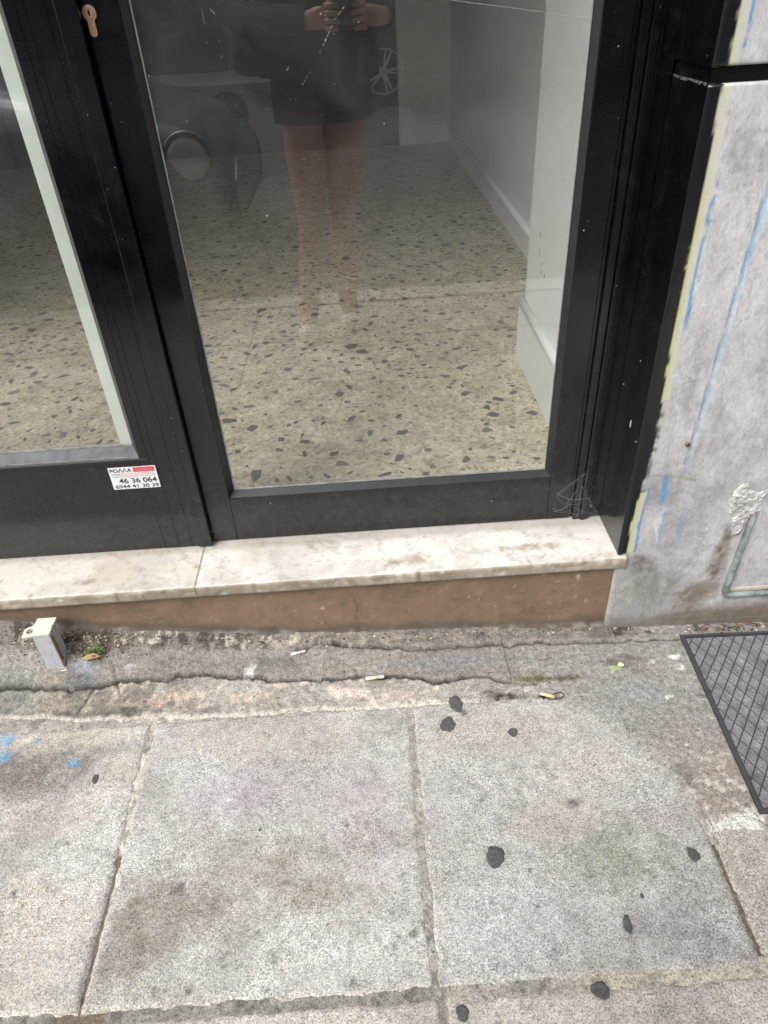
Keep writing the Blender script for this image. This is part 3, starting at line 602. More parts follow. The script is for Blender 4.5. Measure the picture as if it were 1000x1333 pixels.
panel(.4850, 1.30, -.08, 1.0405, 450, True)
panel(.4850, 1.30, 1.0580, 1.60, 452, True)
# painted reveal, returns to the door frame
MB().box(.4852, .4960, YW+.0032, 1.262, .2055, 1.0405, .0015).build('reveal_slab', M_BLACK, fw)
MB().box(.4852, .4960, YW+.0032, 1.262, 1.0580, 2.6, .0015).build('reveal_slab', M_BLACK, fw)
MB().box(.4885, 4.2, YW+.008, 1.262, 1.0400, 1.0585).build('black_groove', M_BLACK, fw)
M_REND = simple('grey_render', lin((180, 178, 178), .8), .8, var=.12, vs=3, bs=.3)
MB().box(.5030, 4.2, YW+.012, 1.40, -.1, 3.0).build('wall_core', M_REND, fw)
MB().box(1.3035, 4.2, YW, YW+.012, -.1, 1.04).box(1.3035, 4.2, YW, YW+.012, 1.058, 3.0).box(.497, 1.3, YW, YW+.012, 1.603, 3.0).build('upper_facing', M_REND, fw)
# screw in the wall
sc = empty('wall_screw', (*[wp(895, 578, YW)[0]], YW, wp(895, 578, YW)[1]), label='small rusty screw stuck in the grey marble wall above the blue streaks', cat='screw')
mb = MB(); sx, _, sz = sc.location
mb.tube([(sx, YW+.004, sz), (sx, YW-.0035, sz), (sx, YW-.0045, sz)], [.0046, .0044, .003], 12).build('screw_head', simple('rusty_steel', (.16, .10, .07), .6, .6, var=.4, vs=300), sc, True)
MB().box(sx-.0008, sx+.0008, YW-.0052, YW-.0044, sz-.003, sz+.003).build('slot', M_BLACK, sc)
# pipe let into the wall with plaster lump
pp = empty('wall_pipe', (.73, YW, .04), label='thin green grey painted pipe bent along the foot of the marble wall', cat='pipe')
M_PIPE = simple('green_grey_pipe_paint', (.17, .195, .185), .35, .0, var=.65, vs=55, bs=.5, bd=.001)
x1p, z1p = wp(984, 668, YW-.005); x0p, z0p = wp(941, 775, YW-.005); xe, ze = wp(1000, 776, YW-.005)
zl = z0p-.000
path = [(x1p-.002, YW+.004, z1p+.008), (x1p-.002, YW-.003, z1p-.006), (x0p+.003, YW-.005, zl+.03), (x0p+.002, YW-.005, zl+.012), (x0p+.006, YW-.005, zl+.003), (x0p+.016, YW-.005, zl), (x0p+.08, YW-.005, zl), (1.5, YW-.005, zl-.01)]
MB().tube(path, .0068, 12).build('pipe', M_PIPE, pp, True)
xp = x0p+.012
MB().box(xp+.004, 1.30, YW-.0022, YW+.002, zl+.0075, zl+.016, .001).build('mortar_bead', simple('cream_mortar', lin((206, 196, 180), .8), .8, var=.2, vs=60, bs=.6, bd=.002), pp)
def lump(name, cx, cz, rx, rz, h, mat, parent, seed, n=34):
    us = np.linspace(-1.25, 1.25, n*4); 
    def pos(U, V):
        X = cx+U*rx; Z = cz+V*rz; r = np.hypot(U, V)+.62*fbm(X, Z, 34, seed, 5)
        k = 1-ss(.55, 1.0, r); rg = 1-np.abs(fbm(X, Z, 75, seed+1, 4))*2.2; hh = h*(k**.45)*(.35+.75*rg*(.6+.5*fbm(X, Z, 30, seed+7, 2))+.18*fbm(X, Z, 400, seed+5, 2))
        return X, YW+.001-np.where(k > .001, np.maximum(hh, 0)+.0012, -.004), Z
    def col(X, Y, Z): 
        C = np.empty(X.shape+(3,)); C[:] = np.array(lin((196, 196, 191), .8)); C *= (1+.45*fbm(X, Z, 110, seed+3, 4))[..., None]; return C, np.ones_like(X)
    return gridmesh(name, us, us, pos, col, M_WALL, parent)
pl = empty('plaster_patch', (.745, YW, .32), label='crumbling white plaster lump stuck over the top end of the wall pipe', cat='plaster patch')
cxl, czl = wp(972, 655, YW); lump('plaster_lump', cxl, czl, .038, .040, .0065, None, pl, 480)
cxl, czl = wp(961, 680, YW); lump('plaster_drip', cxl, czl, .014, .030, .006, None, pl, 481, 20)

# ================================================================== DOOR FRAME and LEAVES
ZT = 2.25
fr = empty('door_frame', (.45, 1.24, .2), label='black painted door frame fixed between marble wall and glass door', cat='door frame')
MB().box(.4245, .4385, 1.2180, 1.262, .2055, ZT, .0015).build('jamb_stop', M_BLACK, fr)
MB().box(.4400, .4520, 1.2140, 1.262, .2055, ZT, .0015).build('jamb_moulding', M_BLACK, fr)
MB().box(.4530, .4600, 1.2180, 1.262, .2055, ZT, .001).build('jamb_moulding', M_BLACK, fr)
MB().box(.4605, .4850, 1.2250, 1.262, .2055, ZT, .001).build('jamb_post', M_BLACK, fr)
MB().box(-2.9, .4850, 1.205, 1.262, ZT+.004, ZT+.09, .002).build('head_rail', M_BLACK, fr)
# right leaf
rl = empty('glass_door', (.05, 1.23, .2), label='right black framed glass door leaf with brass lock cylinder', cat='door')
YR = 1.2240
MB().box(-.3655, -.3130, YR, 1.262, .2075, ZT, .0012).build('stile', M_BLACK, rl)
MB().box(.3690, .4160, YR, 1.262, .2075, ZT, .0012).build('stile', M_BLACK, rl)
MB().box(.4165, .4238, YR+.003, 1.262, .2085, ZT, .001).build('edge_strip', M_BLACK, rl)
MB().box(-.3125, .3685, YR+.0006, 1.262, .2075, .3170, .0012).build('bottom_rail', M_BLACK, rl)
MB().box(-.3125, .3685, YR+.0006, 1.262, ZT-.10, ZT, .0012).build('top_rail', M_BLACK, rl)
def bead(x0, x1, z0, z1, yf, yg, w, mat, parent):
    # sloping glazing beads, mitred round the opening
    def strip(A, B, a, b):
        m = MB(); m.add([(A[0], yf, A[1]), (B[0], yf, B[1]), (b[0], yg-.0008, b[1]), (a[0], yg-.0008, a[1]), (A[0], yg+.004, A[1]), (B[0], yg+.004, B[1]), (b[0], yg+.004, b[1]), (a[0], yg+.004, a[1])],
                        [(0, 1, 2, 3), (7, 6, 5, 4), (3, 2, 6, 7), (0, 4, 5, 1), (0, 3, 7, 4), (1, 5, 6, 2)]); m.build('glazing_bead', mat, parent)
    strip((x0, z0), (x1, z0), (x0+w, z0+w), (x1-w, z0+w)); strip((x0, z1), (x0, z0), (x0+w, z1-w), (x0+w, z0+w))
    strip((x1, z0), (x1, z1), (x1-w, z0+w), (x1-w, z1-w)); strip((x1, z1), (x0, z1), (x1-w, z1-w), (x0+w, z1-w))
GY = 1.2440
bead(-.3128, .3687, .3172, ZT-.1005, YR+.003, GY, .0095, M_BEAD, rl)
MB().box(-.408, -.325, 1.2625, 1.272, .2070, ZT).build('light_stop_strip', M_BLACK, rl)  # added backing strip, keeps room light from leaking between the leaves
def seal(x0, x1, z0, z1, yg, parent, sides='btlr', w=.0022):
    if 'b' in sides: MB().box(x0, x1, yg-.0020, yg+.001, z0, z0+w*1.2).build('sealant_line', M_SEAL, parent)
    if 'l' in sides: MB().box(x0, x0+w, yg-.0020, yg+.001, z0+w*1.3, z1).build('sealant_line', M_SEAL, parent)
    if 'r' in sides: MB().box(x1-w*.6, x1, yg-.0018, yg+.001, z0+w*1.3, z1).build('sealant_line', M_SEAL, parent)
seal(-.3030, .3589, .3270, ZT-.11, GY, rl)
pane = MB().box(-.3080, .3640, GY, GY+.005, .3220, ZT-.105).build('glass_pane', M_GLASS, rl)
def pane_mark(pts, wd, parent, mat, y, seed=0, n=3, jit=.001):
    m = MB()
    for (ax, az), (bx, bz) in zip(pts[:-1], pts[1:]):
        L = math.hypot(bx-ax, bz-az); k = max(2, int(L/.004))
        for i in range(k):
            if random.random() < .35 and n > 1: continue
            t0, t1 = i/k, (i+.9)/k; w0 = wd*random.uniform(.3, 1); j = random.uniform(-jit, jit)
            nx, nz = -(bz-az)/L*w0, (bx-ax)/L*w0
            p = [(ax+(bx-ax)*t0+nx/L*0+j, az+(bz-az)*t0+j), (ax+(bx-ax)*t1+j, az+(bz-az)*t1+j)]
            m.add([(p[0][0]-nx, y, p[0][1]-nz), (p[1][0]-nx, y, p[1][1]-nz), (p[1][0]+nx, y, p[1][1]+nz), (p[0][0]+nx, y, p[0][1]+nz)], [(0, 1, 2, 3)])
    return m.build('pane_mark', mat, parent)
M_PMARK = simple('pale_glass_mark', (.24, .24, .23), .7, var=.3, vs=200, bs=0)
ys_ = GY-.0004
def W(px, py): return wp(px, py, ys_)
o = pane_mark([W(450, 6), W(436, 25), W(424, 52), W(412, 80), W(395, 108), W(385, 130)], .00055, rl, M_PMARK, ys_, jit=.0014)  # diagonal scratch in the glass
pane_mark([W(585, 0), W(650, 8), W(720, 17), W(772, 24)], .00045, rl, M_PMARK, ys_, n=1, jit=.0002)  # thin pale line across the top of the pane
pane_mark([W(250, 380), W(256, 415)], .0016, rl, simple('pale_streak', (.5, .52, .46), .8, bs=0), ys_, n=1, jit=0)  # short pale upright streak near the pane's left edge
pane_mark([W(272, 5), W(282, 25)], .0006, rl, M_PMARK, ys_); pane_mark([W(262, 12), W(270, 40), W(268, 75)], .0004, rl, M_PMARK, ys_)  # short pale lines at the top left of the pane
# lock cylinder
lk = (wp(116, 17, YR)[0]+.001, YR, wp(116, 17, YR)[1])
pts = []
R1, R2, LH = .0098, .0053, .0225
for k in range(25):
    a = math.radians(-60+300*k/24); pts.append((lk[0]+R1*math.cos(a), lk[2]+R1*math.sin(a)))
for k in range(13):
    a = math.radians(180+180*k/12); pts.append((lk[0]+R2*math.cos(a), lk[2]-LH+R2*math.sin(a)))
cyl = MB().prism(pts, YR-.0035, YR+.01, 'y').build('lock_cylinder', M_BRASS, rl)
rr = MB(); rr.tube([(lk[0], YR-.0034, lk[2]), (lk[0], YR-.0043, lk[2])], [.0072, .0068], 24).build('cylinder_plug', M_BRASS, cyl)
MB().box(lk[0]-.0008, lk[0]+.0008, YR-.0048, YR-.0042, lk[2]-.0035, lk[2]+.0045).box(lk[0]-.0018, lk[0]+.0018, YR-.0048, YR-.0042, lk[2]-.0005, lk[2]+.0010).build('keyway', M_BLACK, cyl)
# flakes of pale paint, worn arrises and shallow grooves on the joinery
def chip(px, py, L, wd, Y, parent, ang=0.0):
    x, z = wp(px, py, Y); n = 7; random.seed(int(px*7+py)); P = []
    for k in range(n):
        a = 2*math.pi*k/n; u, v_ = L*math.cos(a)*random.uniform(.6, 1.1), wd*math.sin(a)*random.uniform(.6, 1.1)
        P.append((x+u*math.sin(ang)+v_*math.cos(ang), z+u*math.cos(ang)-v_*math.sin(ang)))
    MB().prism(P, Y-.0008, Y+.0002, 'y').build('paint_flake', M_SEAL2, parent)
M_SEAL2 = simple('pale_paint_flake', (.45, .45, .44), .7, bs=0)
for a_ in ((104, 24, .0035, .0008), (101, 11, .0012, .0010), (119, 80, .0014, .0008), (131, 128, .0012, .0009), (170, 282, .0040, .0008), (150, 270, .0010, .0008), (760, 300, .0012, .0010), (805, 60, .0012, .0008), (640, 652, .0010, .0009), (352, 655, .0014, .0007)): chip(*a_, YR-.0002, rl)
def rp(px, py, X=.4852):
    d = _ray(px, py); t = X/d.x; p = CAMP+d*t; return p.y, p.z
def rchip(px, py, hy, hz, nm='paint_flake'):
    y, z = rp(px, py); MB().prism([(y-hy, z-hz*.6), (y+hy*.3, z-hz), (y+hy, z+hz*.2), (y+hy*.2, z+hz), (y-hy*.7, z+hz*.7)], .4846, .4853, 'x').build(nm, M_SEAL2, fr)
rchip(821, 552, .002, .008); rchip(797, 540, .0025, .0012); rchip(828, 575, .0012, .0012); rchip(834, 470, .001, .001); rchip(812, 500, .001, .0015)
random.seed(12); m = MB(); y = 1.100
while y < 1.215:
    w_ = random.uniform(.003, .014); m.box(.4845, .4853, y, y+w_, 1.0395-random.uniform(.001, .0035), 1.0404); y += w_+random.uniform(0, .006)
m.build('worn_arris', simple('worn_arris_grey', (.07, .07, .07), .7, var=.6, vs=150, bs=0), fr, kind='stuff')
# cobweb low in the hinge corner
M_WEB = simple('cobweb_thread', (.25, .25, .25), .9, bs=0); mb = MB(); random.seed(3)
hub = [W(760, 640), W(735, 648), W(752, 622), W(775, 660), W(722, 634), W(746, 664), W(758, 605), W(770, 628), W(716, 655)]
for i in range(34):
    a = random.choice(hub); b = random.choice(hub)
    if a == b: continue
    y0 = YR-.0015-random.random()*.010; y1 = YR-.0015-random.random()*.010
    mid = ((a[0]+b[0])/2+random.uniform(-.006, .006), (y0+y1)/2-.002, (a[1]+b[1])/2-random.uniform(.001, .007))
    mb.tube([(a[0]+random.uniform(-.006, .006), y0, a[1]+random.uniform(-.006, .006)), mid, (b[0], y1, b[1])], random.choice([.00006, .00009, .00013]), 4, False)
mb.tube([(W(762, 640)[0], YR-.004, W(762, 640)[1]), (W(766, 652)[0], YR-.004, W(766, 652)[1])], .0011, 6)
mb.build('cobweb', M_WEB, None, label='thin dusty cobweb in the bottom hinge corner of the right door', cat='cobweb')
random.seed(11)
# left leaf
ll = empty('glass_door', (-1.0, 1.22, .2), label='left black framed glass door leaf carrying the small white sticker', cat='door')
YL = 1.2120
MB().box(-.4688, -.3980, YL, 1.262, .2070, ZT, .0012).build('stile', M_BLACK, ll)
for gx in (-.4530, -.4400, -.4120): MB().box(gx, gx+.0018, YL-.0011, YL+.0002, .4450 if gx < -.45 else .2100, ZT-.11).build('stile_bead', M_BLACK, ll)
MB().box(-.3975, -.3665, YL-.006, YL+.012, .2090, ZT, .0015).build('astragal', M_BLACK, ll)
MB().box(-.3860, -.3850, YL-.0066, YL-.0055, .2090, ZT).build('astragal_bead', M_BLACK, ll)
MB().box(-1.24, -.4693, YL+.0008, 1.262, .2070, .4370, .0012).build('bottom_rail', M_BLACK, ll)
MB().box(-1.24, -.4500, YL-.0030, YL+.0008, .4325, .4385, .0012).build('rail_moulding', M_BEAD, ll)
MB().box(-1.315, -1.2405, YL, 1.262, .2070, ZT, .0012).build('stile', M_BLACK, ll)
MB().box(-1.24, -.4725, YL+.0008, 1.262, ZT-.1, ZT, .0012).build('top_rail', M_BLACK, ll)
M_BEAD2 = simple('dusty_worn_bead', (.040, .040, .045), .5, var=.8, vs=45)
bead(-1.240, -.4690, .4375, ZT-.1005, YL+.002, GY-.002, .016, M_BEAD, ll)
MB().box(-1.22, -.4880, YL+.0030, YL+.0040, .4392, .4412).build('paint_chip_line', M_SEAL, ll)
for ob_ in ll.children:
    if ob_.name.startswith('glazing_bead') and max(v.co.z for v in ob_.data.vertices) < .46: ob_.data.materials.clear(); ob_.data.materials.append(M_BEAD2)
seal(-1.226, -.4850, .4530, ZT-.12, GY-.002, ll, 'b', .0030)
MB().box(-1.232, -.4780, GY-.002, GY+.003, .4460, ZT-.110).build('glass_pane', M_GLASS, ll)
MB().box(-.5120, -.4722, GY+.0045, GY+.022, .4480, ZT-.115, .003).build('inner_bead', M_PALE, ll)
# sticker
st = empty('sticker', (-.51, YL, .36), label='small white and red rental sticker with phone numbers on left door', cat='sticker')
SC = [wp(140, 610, YL), wp(202, 605, YL), wp(209, 633, YL), wp(149, 638, YL)]
sx0 = (SC[0][0]+SC[3][0])/2; sx1 = (SC[1][0]+SC[2][0])/2; sz1 = (SC[0][1]+SC[1][1])/2; sz0 = (SC[2][1]+SC[3][1])/2
M_STK = simple('sticker_paper', (.62, .61, .62), .5, var=.04, vs=60, bs=0); M_INK = simple('black_ink', (.02, .02, .022), .5, bs=0); M_RED = simple('red_print', (.50, .06, .08), .5, bs=0, var=.2, vs=80)
MB().box(sx0, sx1, YL-.0004, YL, sz0, sz1).build('paper', M_STK, st)
SWd, SHt = sx1-sx0, sz1-sz0
def text(s, u, v, w, h, mat, name='printed_text', off=.0006, bold=0):
    cu = bpy.data.curves.new('t', 'FONT'); cu.body = s; cu.size = 1; cu.offset = bold
    to = bpy.data.objects.new('t', cu); COL.objects.link(to); dg = bpy.context.evaluated_depsgraph_get(); me = bpy.data.meshes.new_from_object(to.evaluated_get(dg))
    bpy.data.objects.remove(to); co = np.empty(len(me.vertices)*3); me.vertices.foreach_get('co', co); co = co.reshape(-1, 3)
    mn, mx = co.min(0), co.max(0); q = np.zeros_like(co)
    q[:, 0] = sx0+(u+(co[:, 0]-mn[0])/(mx[0]-mn[0])*w)*SWd; q[:, 2] = sz0+(v+(co[:, 1]-mn[1])/(mx[1]-mn[1])*h)*SHt; q[:, 1] = YL-.0004-off
    me.vertices.foreach_set('co', q.ravel()); me.materials.clear(); me.materials.append(mat); me.update()
    return link(name, me, None, st)
MB().box(sx0+.52*SWd, sx0+.97*SWd, YL-.0007, YL-.0004, sz0+.76*SHt, sz0+.97*SHt).build('red_box', M_RED, st)
text('POΛΛΑ'.replace('Α', 'A'), .03, .78, .46, .17, M_INK, bold=.012)
text('ΤΗΛΕΦΩΝΑ', .56, .80, .38, .11, simple('pale_print', (.6, .3, .3), .5, bs=0), off=.0009)
text('46 36 064', .16, .27, .80, .23, M_INK, bold=.012)
text('6944 41 30 39', .05, .04, .92, .17, M_INK, bold=.008)
for k in range(3):   # rows of print too small to read
    m = MB(); mr = MB(); v = .55+k*.07; u = .05
    while u < .93:
        wl = random.uniform(.01, .035); (mr if (.30 < u < .80 and k > 0) else m).box(sx0+u*SWd, sx0+(u+wl)*SWd, YL-.0006, YL-.0004, sz0+v*SHt, sz0+(v+.028)*SHt); u += wl+random.uniform(.008, .02)
    m.build('small_print', M_INK if k == 2 else simple('grey_print', (.2, .2, .2), .5, bs=0), st, kind='stuff')
    if mr.v: mr.build('small_print', M_RED, st, kind='stuff')
# paint fleck below sticker
# shop window beyond the left leaf
sw = empty('shop_window', (-2.1, 1.23, .2), label='black framed shop window left of the two door leaves', cat='window')
MB().box(-1.375, -1.318, 1.205, 1.262, .2070, ZT, .0015).build('post', M_BLACK, sw); MB().box(-2.9, -2.84, 1.205, 1.262, .2070, ZT, .0015).build('post', M_BLACK, sw)
MB().box(-2.839, -1.376, 1.215, 1.262, .2070, .42, .0015).build('bottom_rail', M_BLACK, sw); MB().box(-2.839, -1.376, GY, GY+.005, .42, ZT-.0).build('glass_pane', M_GLASS, sw)
MB().box(-2.9, -1.605, 1.09, 1.26, .174, .2045, .003).build('sill', simple('sill_marble', (.66, .64, .6), .5, var=.1, vs=6), sw)
tw = empty('transom_window', (-1.2, 1.23, 2.4), label='glass transom above the door leaves and shop window', cat='window')
MB().box(-2.839, .43, GY, GY+.005, ZT+.092, 2.90).build('glass_pane', M_GLASS, tw)
uw = empty('facade_wall', (-1.2, 1.1, 3), label='upper floors of the shop building above the black door', cat='wall')
MB().box(-5, 5, 1.09, 1.40, 2.905, 8.0).build('wall', M_REND, uw); MB().box(-5, -2.905, 1.10, 1.40, -.1, 2.90).build('side_wall', M_REND, uw); MB().box(-2.903, -1.602, 1.11, 1.2, -.1, .172).build('plinth', M_REND, uw)

# ================================================================== INTERIOR
ZF = .150
tf = empty('terrazzo_floor', (0, 3, ZF), kind='structure')
def terr():
    m, t, b = nodes('terrazzo_matrix'); c = objc(t)
    f = noise(t, 9, 4, .6, c); r = ramp(t, f.outputs[0], [(.3, lin((176, 168, 147), .95)), (.7, lin((208, 201, 181), .95))])
    v = nn(t, 'ShaderNodeTexVoronoi', Scale=120); t.links.new(c, v.inputs['Vector'])
    sepr = ramp(t, v.outputs['Color'], [(.15, (.62, .60, .57)), (.35, (.95,)*3), (.6, (1.02,)*3), (.9, (1.28,)*3)])
    f2 = noise(t, 30, 5, .7, c); r2 = ramp(t, f2.outputs[0], [(.32, (.76, .74, .70)), (.68, (1.15,)*3)])
    o = mul(t, mul(t, r.outputs[0], sepr.outputs[0]), r2.outputs[0]); t.links.new(o, b.inputs['Base Color'])
    b.inputs['Roughness'].default_value = .42; return m
M_TER = terr()
MB().box(-3.5, .752, 1.262, 8.2, ZF-.05, ZF).build('floor_bed', M_TER, tf)
M_CHD = [simple('dark_stone_chip', lin(c, .8), .35, var=.3, vs=40, bs=0) for c in ((88, 87, 84), (102, 100, 95), (130, 125, 115), (100, 93, 84))]
M_CHL = simple('light_stone_chip', lin((204, 196, 172), .9), .35, var=.15, vs=40, bs=0)
def chip_poly():
    n = random.randint(5, 8); a0 = random.random()*6; el = random.uniform(.38, .9); P = []
    for k in range(n):
        a = a0+2*math.pi*(k+random.uniform(-.4, .4))/n; r = random.uniform(.55, 1.2); P.append((r*math.cos(a), r*math.sin(a)*el))
    return P
protos = []
for k in range(14):
    P = chip_poly(); m = MB().add([(x, y, 0) for x, y in P], [tuple(range(len(P)))]); me = m.mesh('stone_chip'); me.materials.append(M_CHD[k % 4] if k < 12 else M_CHL); protos.append(me)
chips = []
random.seed(21)
cell = {}
def place(n, xr, yr, rmin, rmax, mind):
    for _ in range(n):
        x = random.uniform(*xr); y = random.uniform(*yr); r = random.uniform(rmin, rmax)*random.choice([.35, .5, .7, .85, 1, 1.25])
        ok = True; ix, iy = int(x/.05), int(y/.05)
        for a in (-1, 0, 1):
            for b_ in (-1, 0, 1):
                for (cx, cy2, cr) in cell.get((ix+a, iy+b_), []):
                    if math.hypot(cx-x, cy2-y) < (cr+r)*mind: ok = False
        if ok: cell.setdefault((ix, iy), []).append((x, y, r)); chips.append((x, y, r))
place(2600, (-1.6, .74), (1.28, 3.4), .010, .0245, 1.0)
place(4800, (-3.3, .74), (3.4, 6.12), .010, .0245, 1.0)
chips.sort(key=lambda c: c[1]+(.0 if -1.05 < c[0] < .5 else 5))
bulk = MB(); bulk2 = MB()
for i, (x, y, r) in enumerate(chips):
    a = random.random()*6.28
    if i < 300:
        o = bpy.data.objects.new('stone_chip', random.choice(protos)); o.matrix_world = Matrix.Translation((x, y, ZF+.0005)) @ Matrix.Rotation(a, 4, 'Z') @ Matrix.Scale(r, 4)
        COL.objects.link(o); M_ = o.matrix_world.copy(); o.parent = tf; o.matrix_parent_inverse = Matrix.Translation(-tf.location)
    else:
        P = chip_poly(); ca, sa = math.cos(a), math.sin(a)
        (bulk if random.random() < .6 else bulk2).add([(x+r*(ca*p-sa*q), y+r*(sa*p+ca*q), ZF+.0005) for p, q in P], [tuple(range(len(P)))])
bulk.build('stone_chips', M_CHD[1], tf, kind='stuff'); bulk2.build('stone_chips', M_CHD[2], tf, kind='stuff')
m = MB()     # joints of the terrazzo tiles
for k in range(-8, 3): m.box(.12+k*.40-.0005, .12+k*.40+.0005, 1.27, 6.14, ZF, ZF+.0003)
for k in range(13): m.box(-3.4, .745, 1.62+k*.40-.0005, 1.62+k*.40+.0005, ZF, ZF+.0004)
m.build('floor_joint', simple('floor_joint_grey', lin((176, 169, 150), .95), .7, bs=0), tf)
iw = empty('interior_wall', (.8, 3.5, ZF), label='grey white painted side wall inside the empty shop', cat='wall')
MB().box(.752, .90, 1.41, 6.15, ZF-.05, 3.0).build('wall', M_IWALL, iw)
def skirting(x, y0, y1, ztop, ledge, mat, parent, r=.011):
    MB().box(x-.010, x+.003, y0, y1, ZF, ztop-r*2).build('skirting', mat, parent); MB().tube([(x-.008, y0, ztop-r), (x-.008, y1, ztop-r)], r, 12).build('skirting_cap', mat, parent, True)
skirting(.749, 2.19, 6.14, .280, .015, M_IWALL, iw, .015)
pi = empty('pilaster', (.62, 1.7, ZF), label='pale green grey painted pilaster just inside the right door', cat='pilaster')
MB().box(.5055, .80, 1.27, 2.170, ZF-.05, 3.0, .004).build('shaft', M_PIL, pi)
skirting(.5035, 1.30, 2.195, .360, .015, M_PIL, pi, .0135)
m = MB(); random.seed(5)
for px, py, L in ((704, 302, .012), (703, 322, .02), (706, 342, .006), (709, 357, .010), (705, 352, .008)):
    d = _ray(px, py); t_ = .5050/d.x; p = CAMP+d*t_
    m.tube([(.5050, p.y, p.z), (.5050, p.y+.004, p.z-L*.5), (.5050, p.y-.003, p.z-L)], .0008, 4)
m.build('scuff_marks', M_GUM, pi, kind='stuff')
bw = empty('interior_wall', (0, 6.2, ZF), label='back wall inside the empty shop with wide dark opening', cat='wall')
MB().box(.362, .905, 6.15, 6.30, ZF-.05, 3.0).build('wall', simple('beige_wall_paint', (.68, .68, .62), .7, var=.04, vs=5), bw); MB().box(-3.5, .3615, 6.15, 6.30, 2.2, 3.0).build('lintel', M_IWALL, bw)
MB().box(.362, .74, 6.138, 6.15, ZF, .275, .002).build('skirting', M_IWALL, bw)
MB().box(-3.5, .905, 8.2, 8.3, ZF-.05, 3.0).box(.905, 1.0, 6.3, 8.3, ZF-.05, 3).box(-3.5, .90, 6.301, 8.2, 2.95, 3.0).build('unlit_room_wall', M_UNLIT, bw)
MB().box(-3.5, .36, 6.16, 8.19, ZF+.001, ZF+.002).build('unlit_room_floor', M_UNLIT, bw)  # near-black sheet over the floor, the room's gloom put into its colour
MB().box(-3.62, -3.5, 1.41, 8.3, ZF-.05, 3.0).build('interior_wall', M_IWALL, None, label='left side wall inside the empty shop beyond the shop window', cat='wall')
MB().box(-3.6, .90, 1.41, 6.15, 2.96, 3.05).build('interior_ceiling', M_CEIL, None, kind='structure')

# ================================================================== MAT
mt = empty('rubber_mat', (.95, .83, .006), label='black rubber doormat with diamond pattern in front of the marble wall', cat='doormat')
# slightly skewed rectangle
MA = Vector((.6345, 1.0400)); MBp = Vector((.6145, .6290)); ux = Vector((.9988, -.0350)).normalized(); Lx = .62
def mp(a, b):  # a along x (0..Lx), b from back(0) to front(1)
    p = MA.lerp(MBp, b)+ux*a; return p
ZM = .0052
def quadslab(p0, p1, p2, p3, z0, z1, name, mat, parent): return MB().prism([tuple(p0), tuple(p1), tuple(p2), tuple(p3)], z0, z1).build(name, mat, parent)
quadslab(mp(0.002, .995), mp(Lx-.002, .995), mp(Lx-.002, .005), mp(0.002, .005), .0036, ZM, 'base', M_RUBBER, mt)
bw_ = .0065
MB().prism([tuple(mp(0, 1)), tuple(mp(bw_, 1-bw_/.411)), tuple(mp(bw_, bw_/.411)), tuple(mp(0, 0))], .0030, ZM+.0032).build('border', M_RUBBER, mt)
MB().prism([tuple(mp(0, 1)), tuple(mp(Lx, 1)), tuple(mp(Lx-bw_, 1-bw_/.411)), tuple(mp(bw_, 1-bw_/.411))], .0030, ZM+.0032).build('border', M_RUBBER, mt)
MB().prism([tuple(mp(0, 0)), tuple(mp(bw_, bw_/.411)), tuple(mp(Lx-bw_, bw_/.411)), tuple(mp(Lx, 0))], .0030, ZM+.0032).build('border', M_RUBBER, mt)
MB().prism([tuple(mp(Lx, 0)), tuple(mp(Lx-bw_, bw_/.411)), tuple(mp(Lx-bw_, 1-bw_/.411)), tuple(mp(Lx, 1))], .0030, ZM+.0032).build('border', M_RUBBER, mt)
def clip(poly, n, c):  # keep points with n.p <= c
    out = []
    for i in range(len(poly)):
        a, b = poly[i], poly[(i+1) % len(poly)]; da = n[0]*a[0]+n[1]*a[1]-c; db = n[0]*b[0]+n[1]*b[1]-c
        if da <= 0: out.append(a)
        if (da < 0) != (db < 0) and abs(da-db) > 1e-12:
            t = da/(da-db); out.append((a[0]+(b[0]-a[0])*t, a[1]+(b[1]-a[1])*t))
    return out
# two line families measured off the mat
pads = []
inner = [tuple(mp(bw_+.004, bw_/.411+.010)), tuple(mp(Lx-bw_-.004, bw_/.411+.010)), tuple(mp(Lx-bw_-.004, 1-bw_/.411-.010)), tuple(mp(bw_+.004, 1-bw_/.411-.010))][::-1]
# lattice vectors measured off the mat (world plane)
vA = np.array(gp(978.6, 839.6))-np.array(gp(968, 832)); vB = np.array(gp(963.9, 842.3))-np.array(gp(968, 832))
O0 = np.array(gp(914, 834)); g_ = .0010/min(np.linalg.norm(vA), np.linalg.norm(vB))
for i in range(-60, 60):
    for j in range(-60, 60):
        q = [O0+vA*(i+a)+vB*(j+b) for a, b in ((g_, g_), (1-g_, g_), (1-g_, 1-g_), (g_, 1-g_))]
        poly = [tuple(p) for p in q]
        ctr = sum(q)/4
        if not (.60 < ctr[0] < 1.27 and .60 < ctr[1] < 1.06): continue
        for k in range(4):
            a, b = inner[k], inner[(k+1) % 4]; ex, ey = b[0]-a[0], b[1]-a[1]; n = (ey, -ex)
            poly = clip(poly, n, n[0]*a[0]+n[1]*a[1])
            if len(poly) < 3: break
        if len(poly) < 3: continue
        ar = abs(sum(poly[k][0]*poly[(k+1) % len(poly)][1]-poly[(k+1) % len(poly)][0]*poly[k][1] for k in range(len(poly))))/2
        if ar < 1e-5: continue
        pads.append((ctr[0], poly, ctr))
pads.sort(key=lambda p: p[0]); restm = MB()
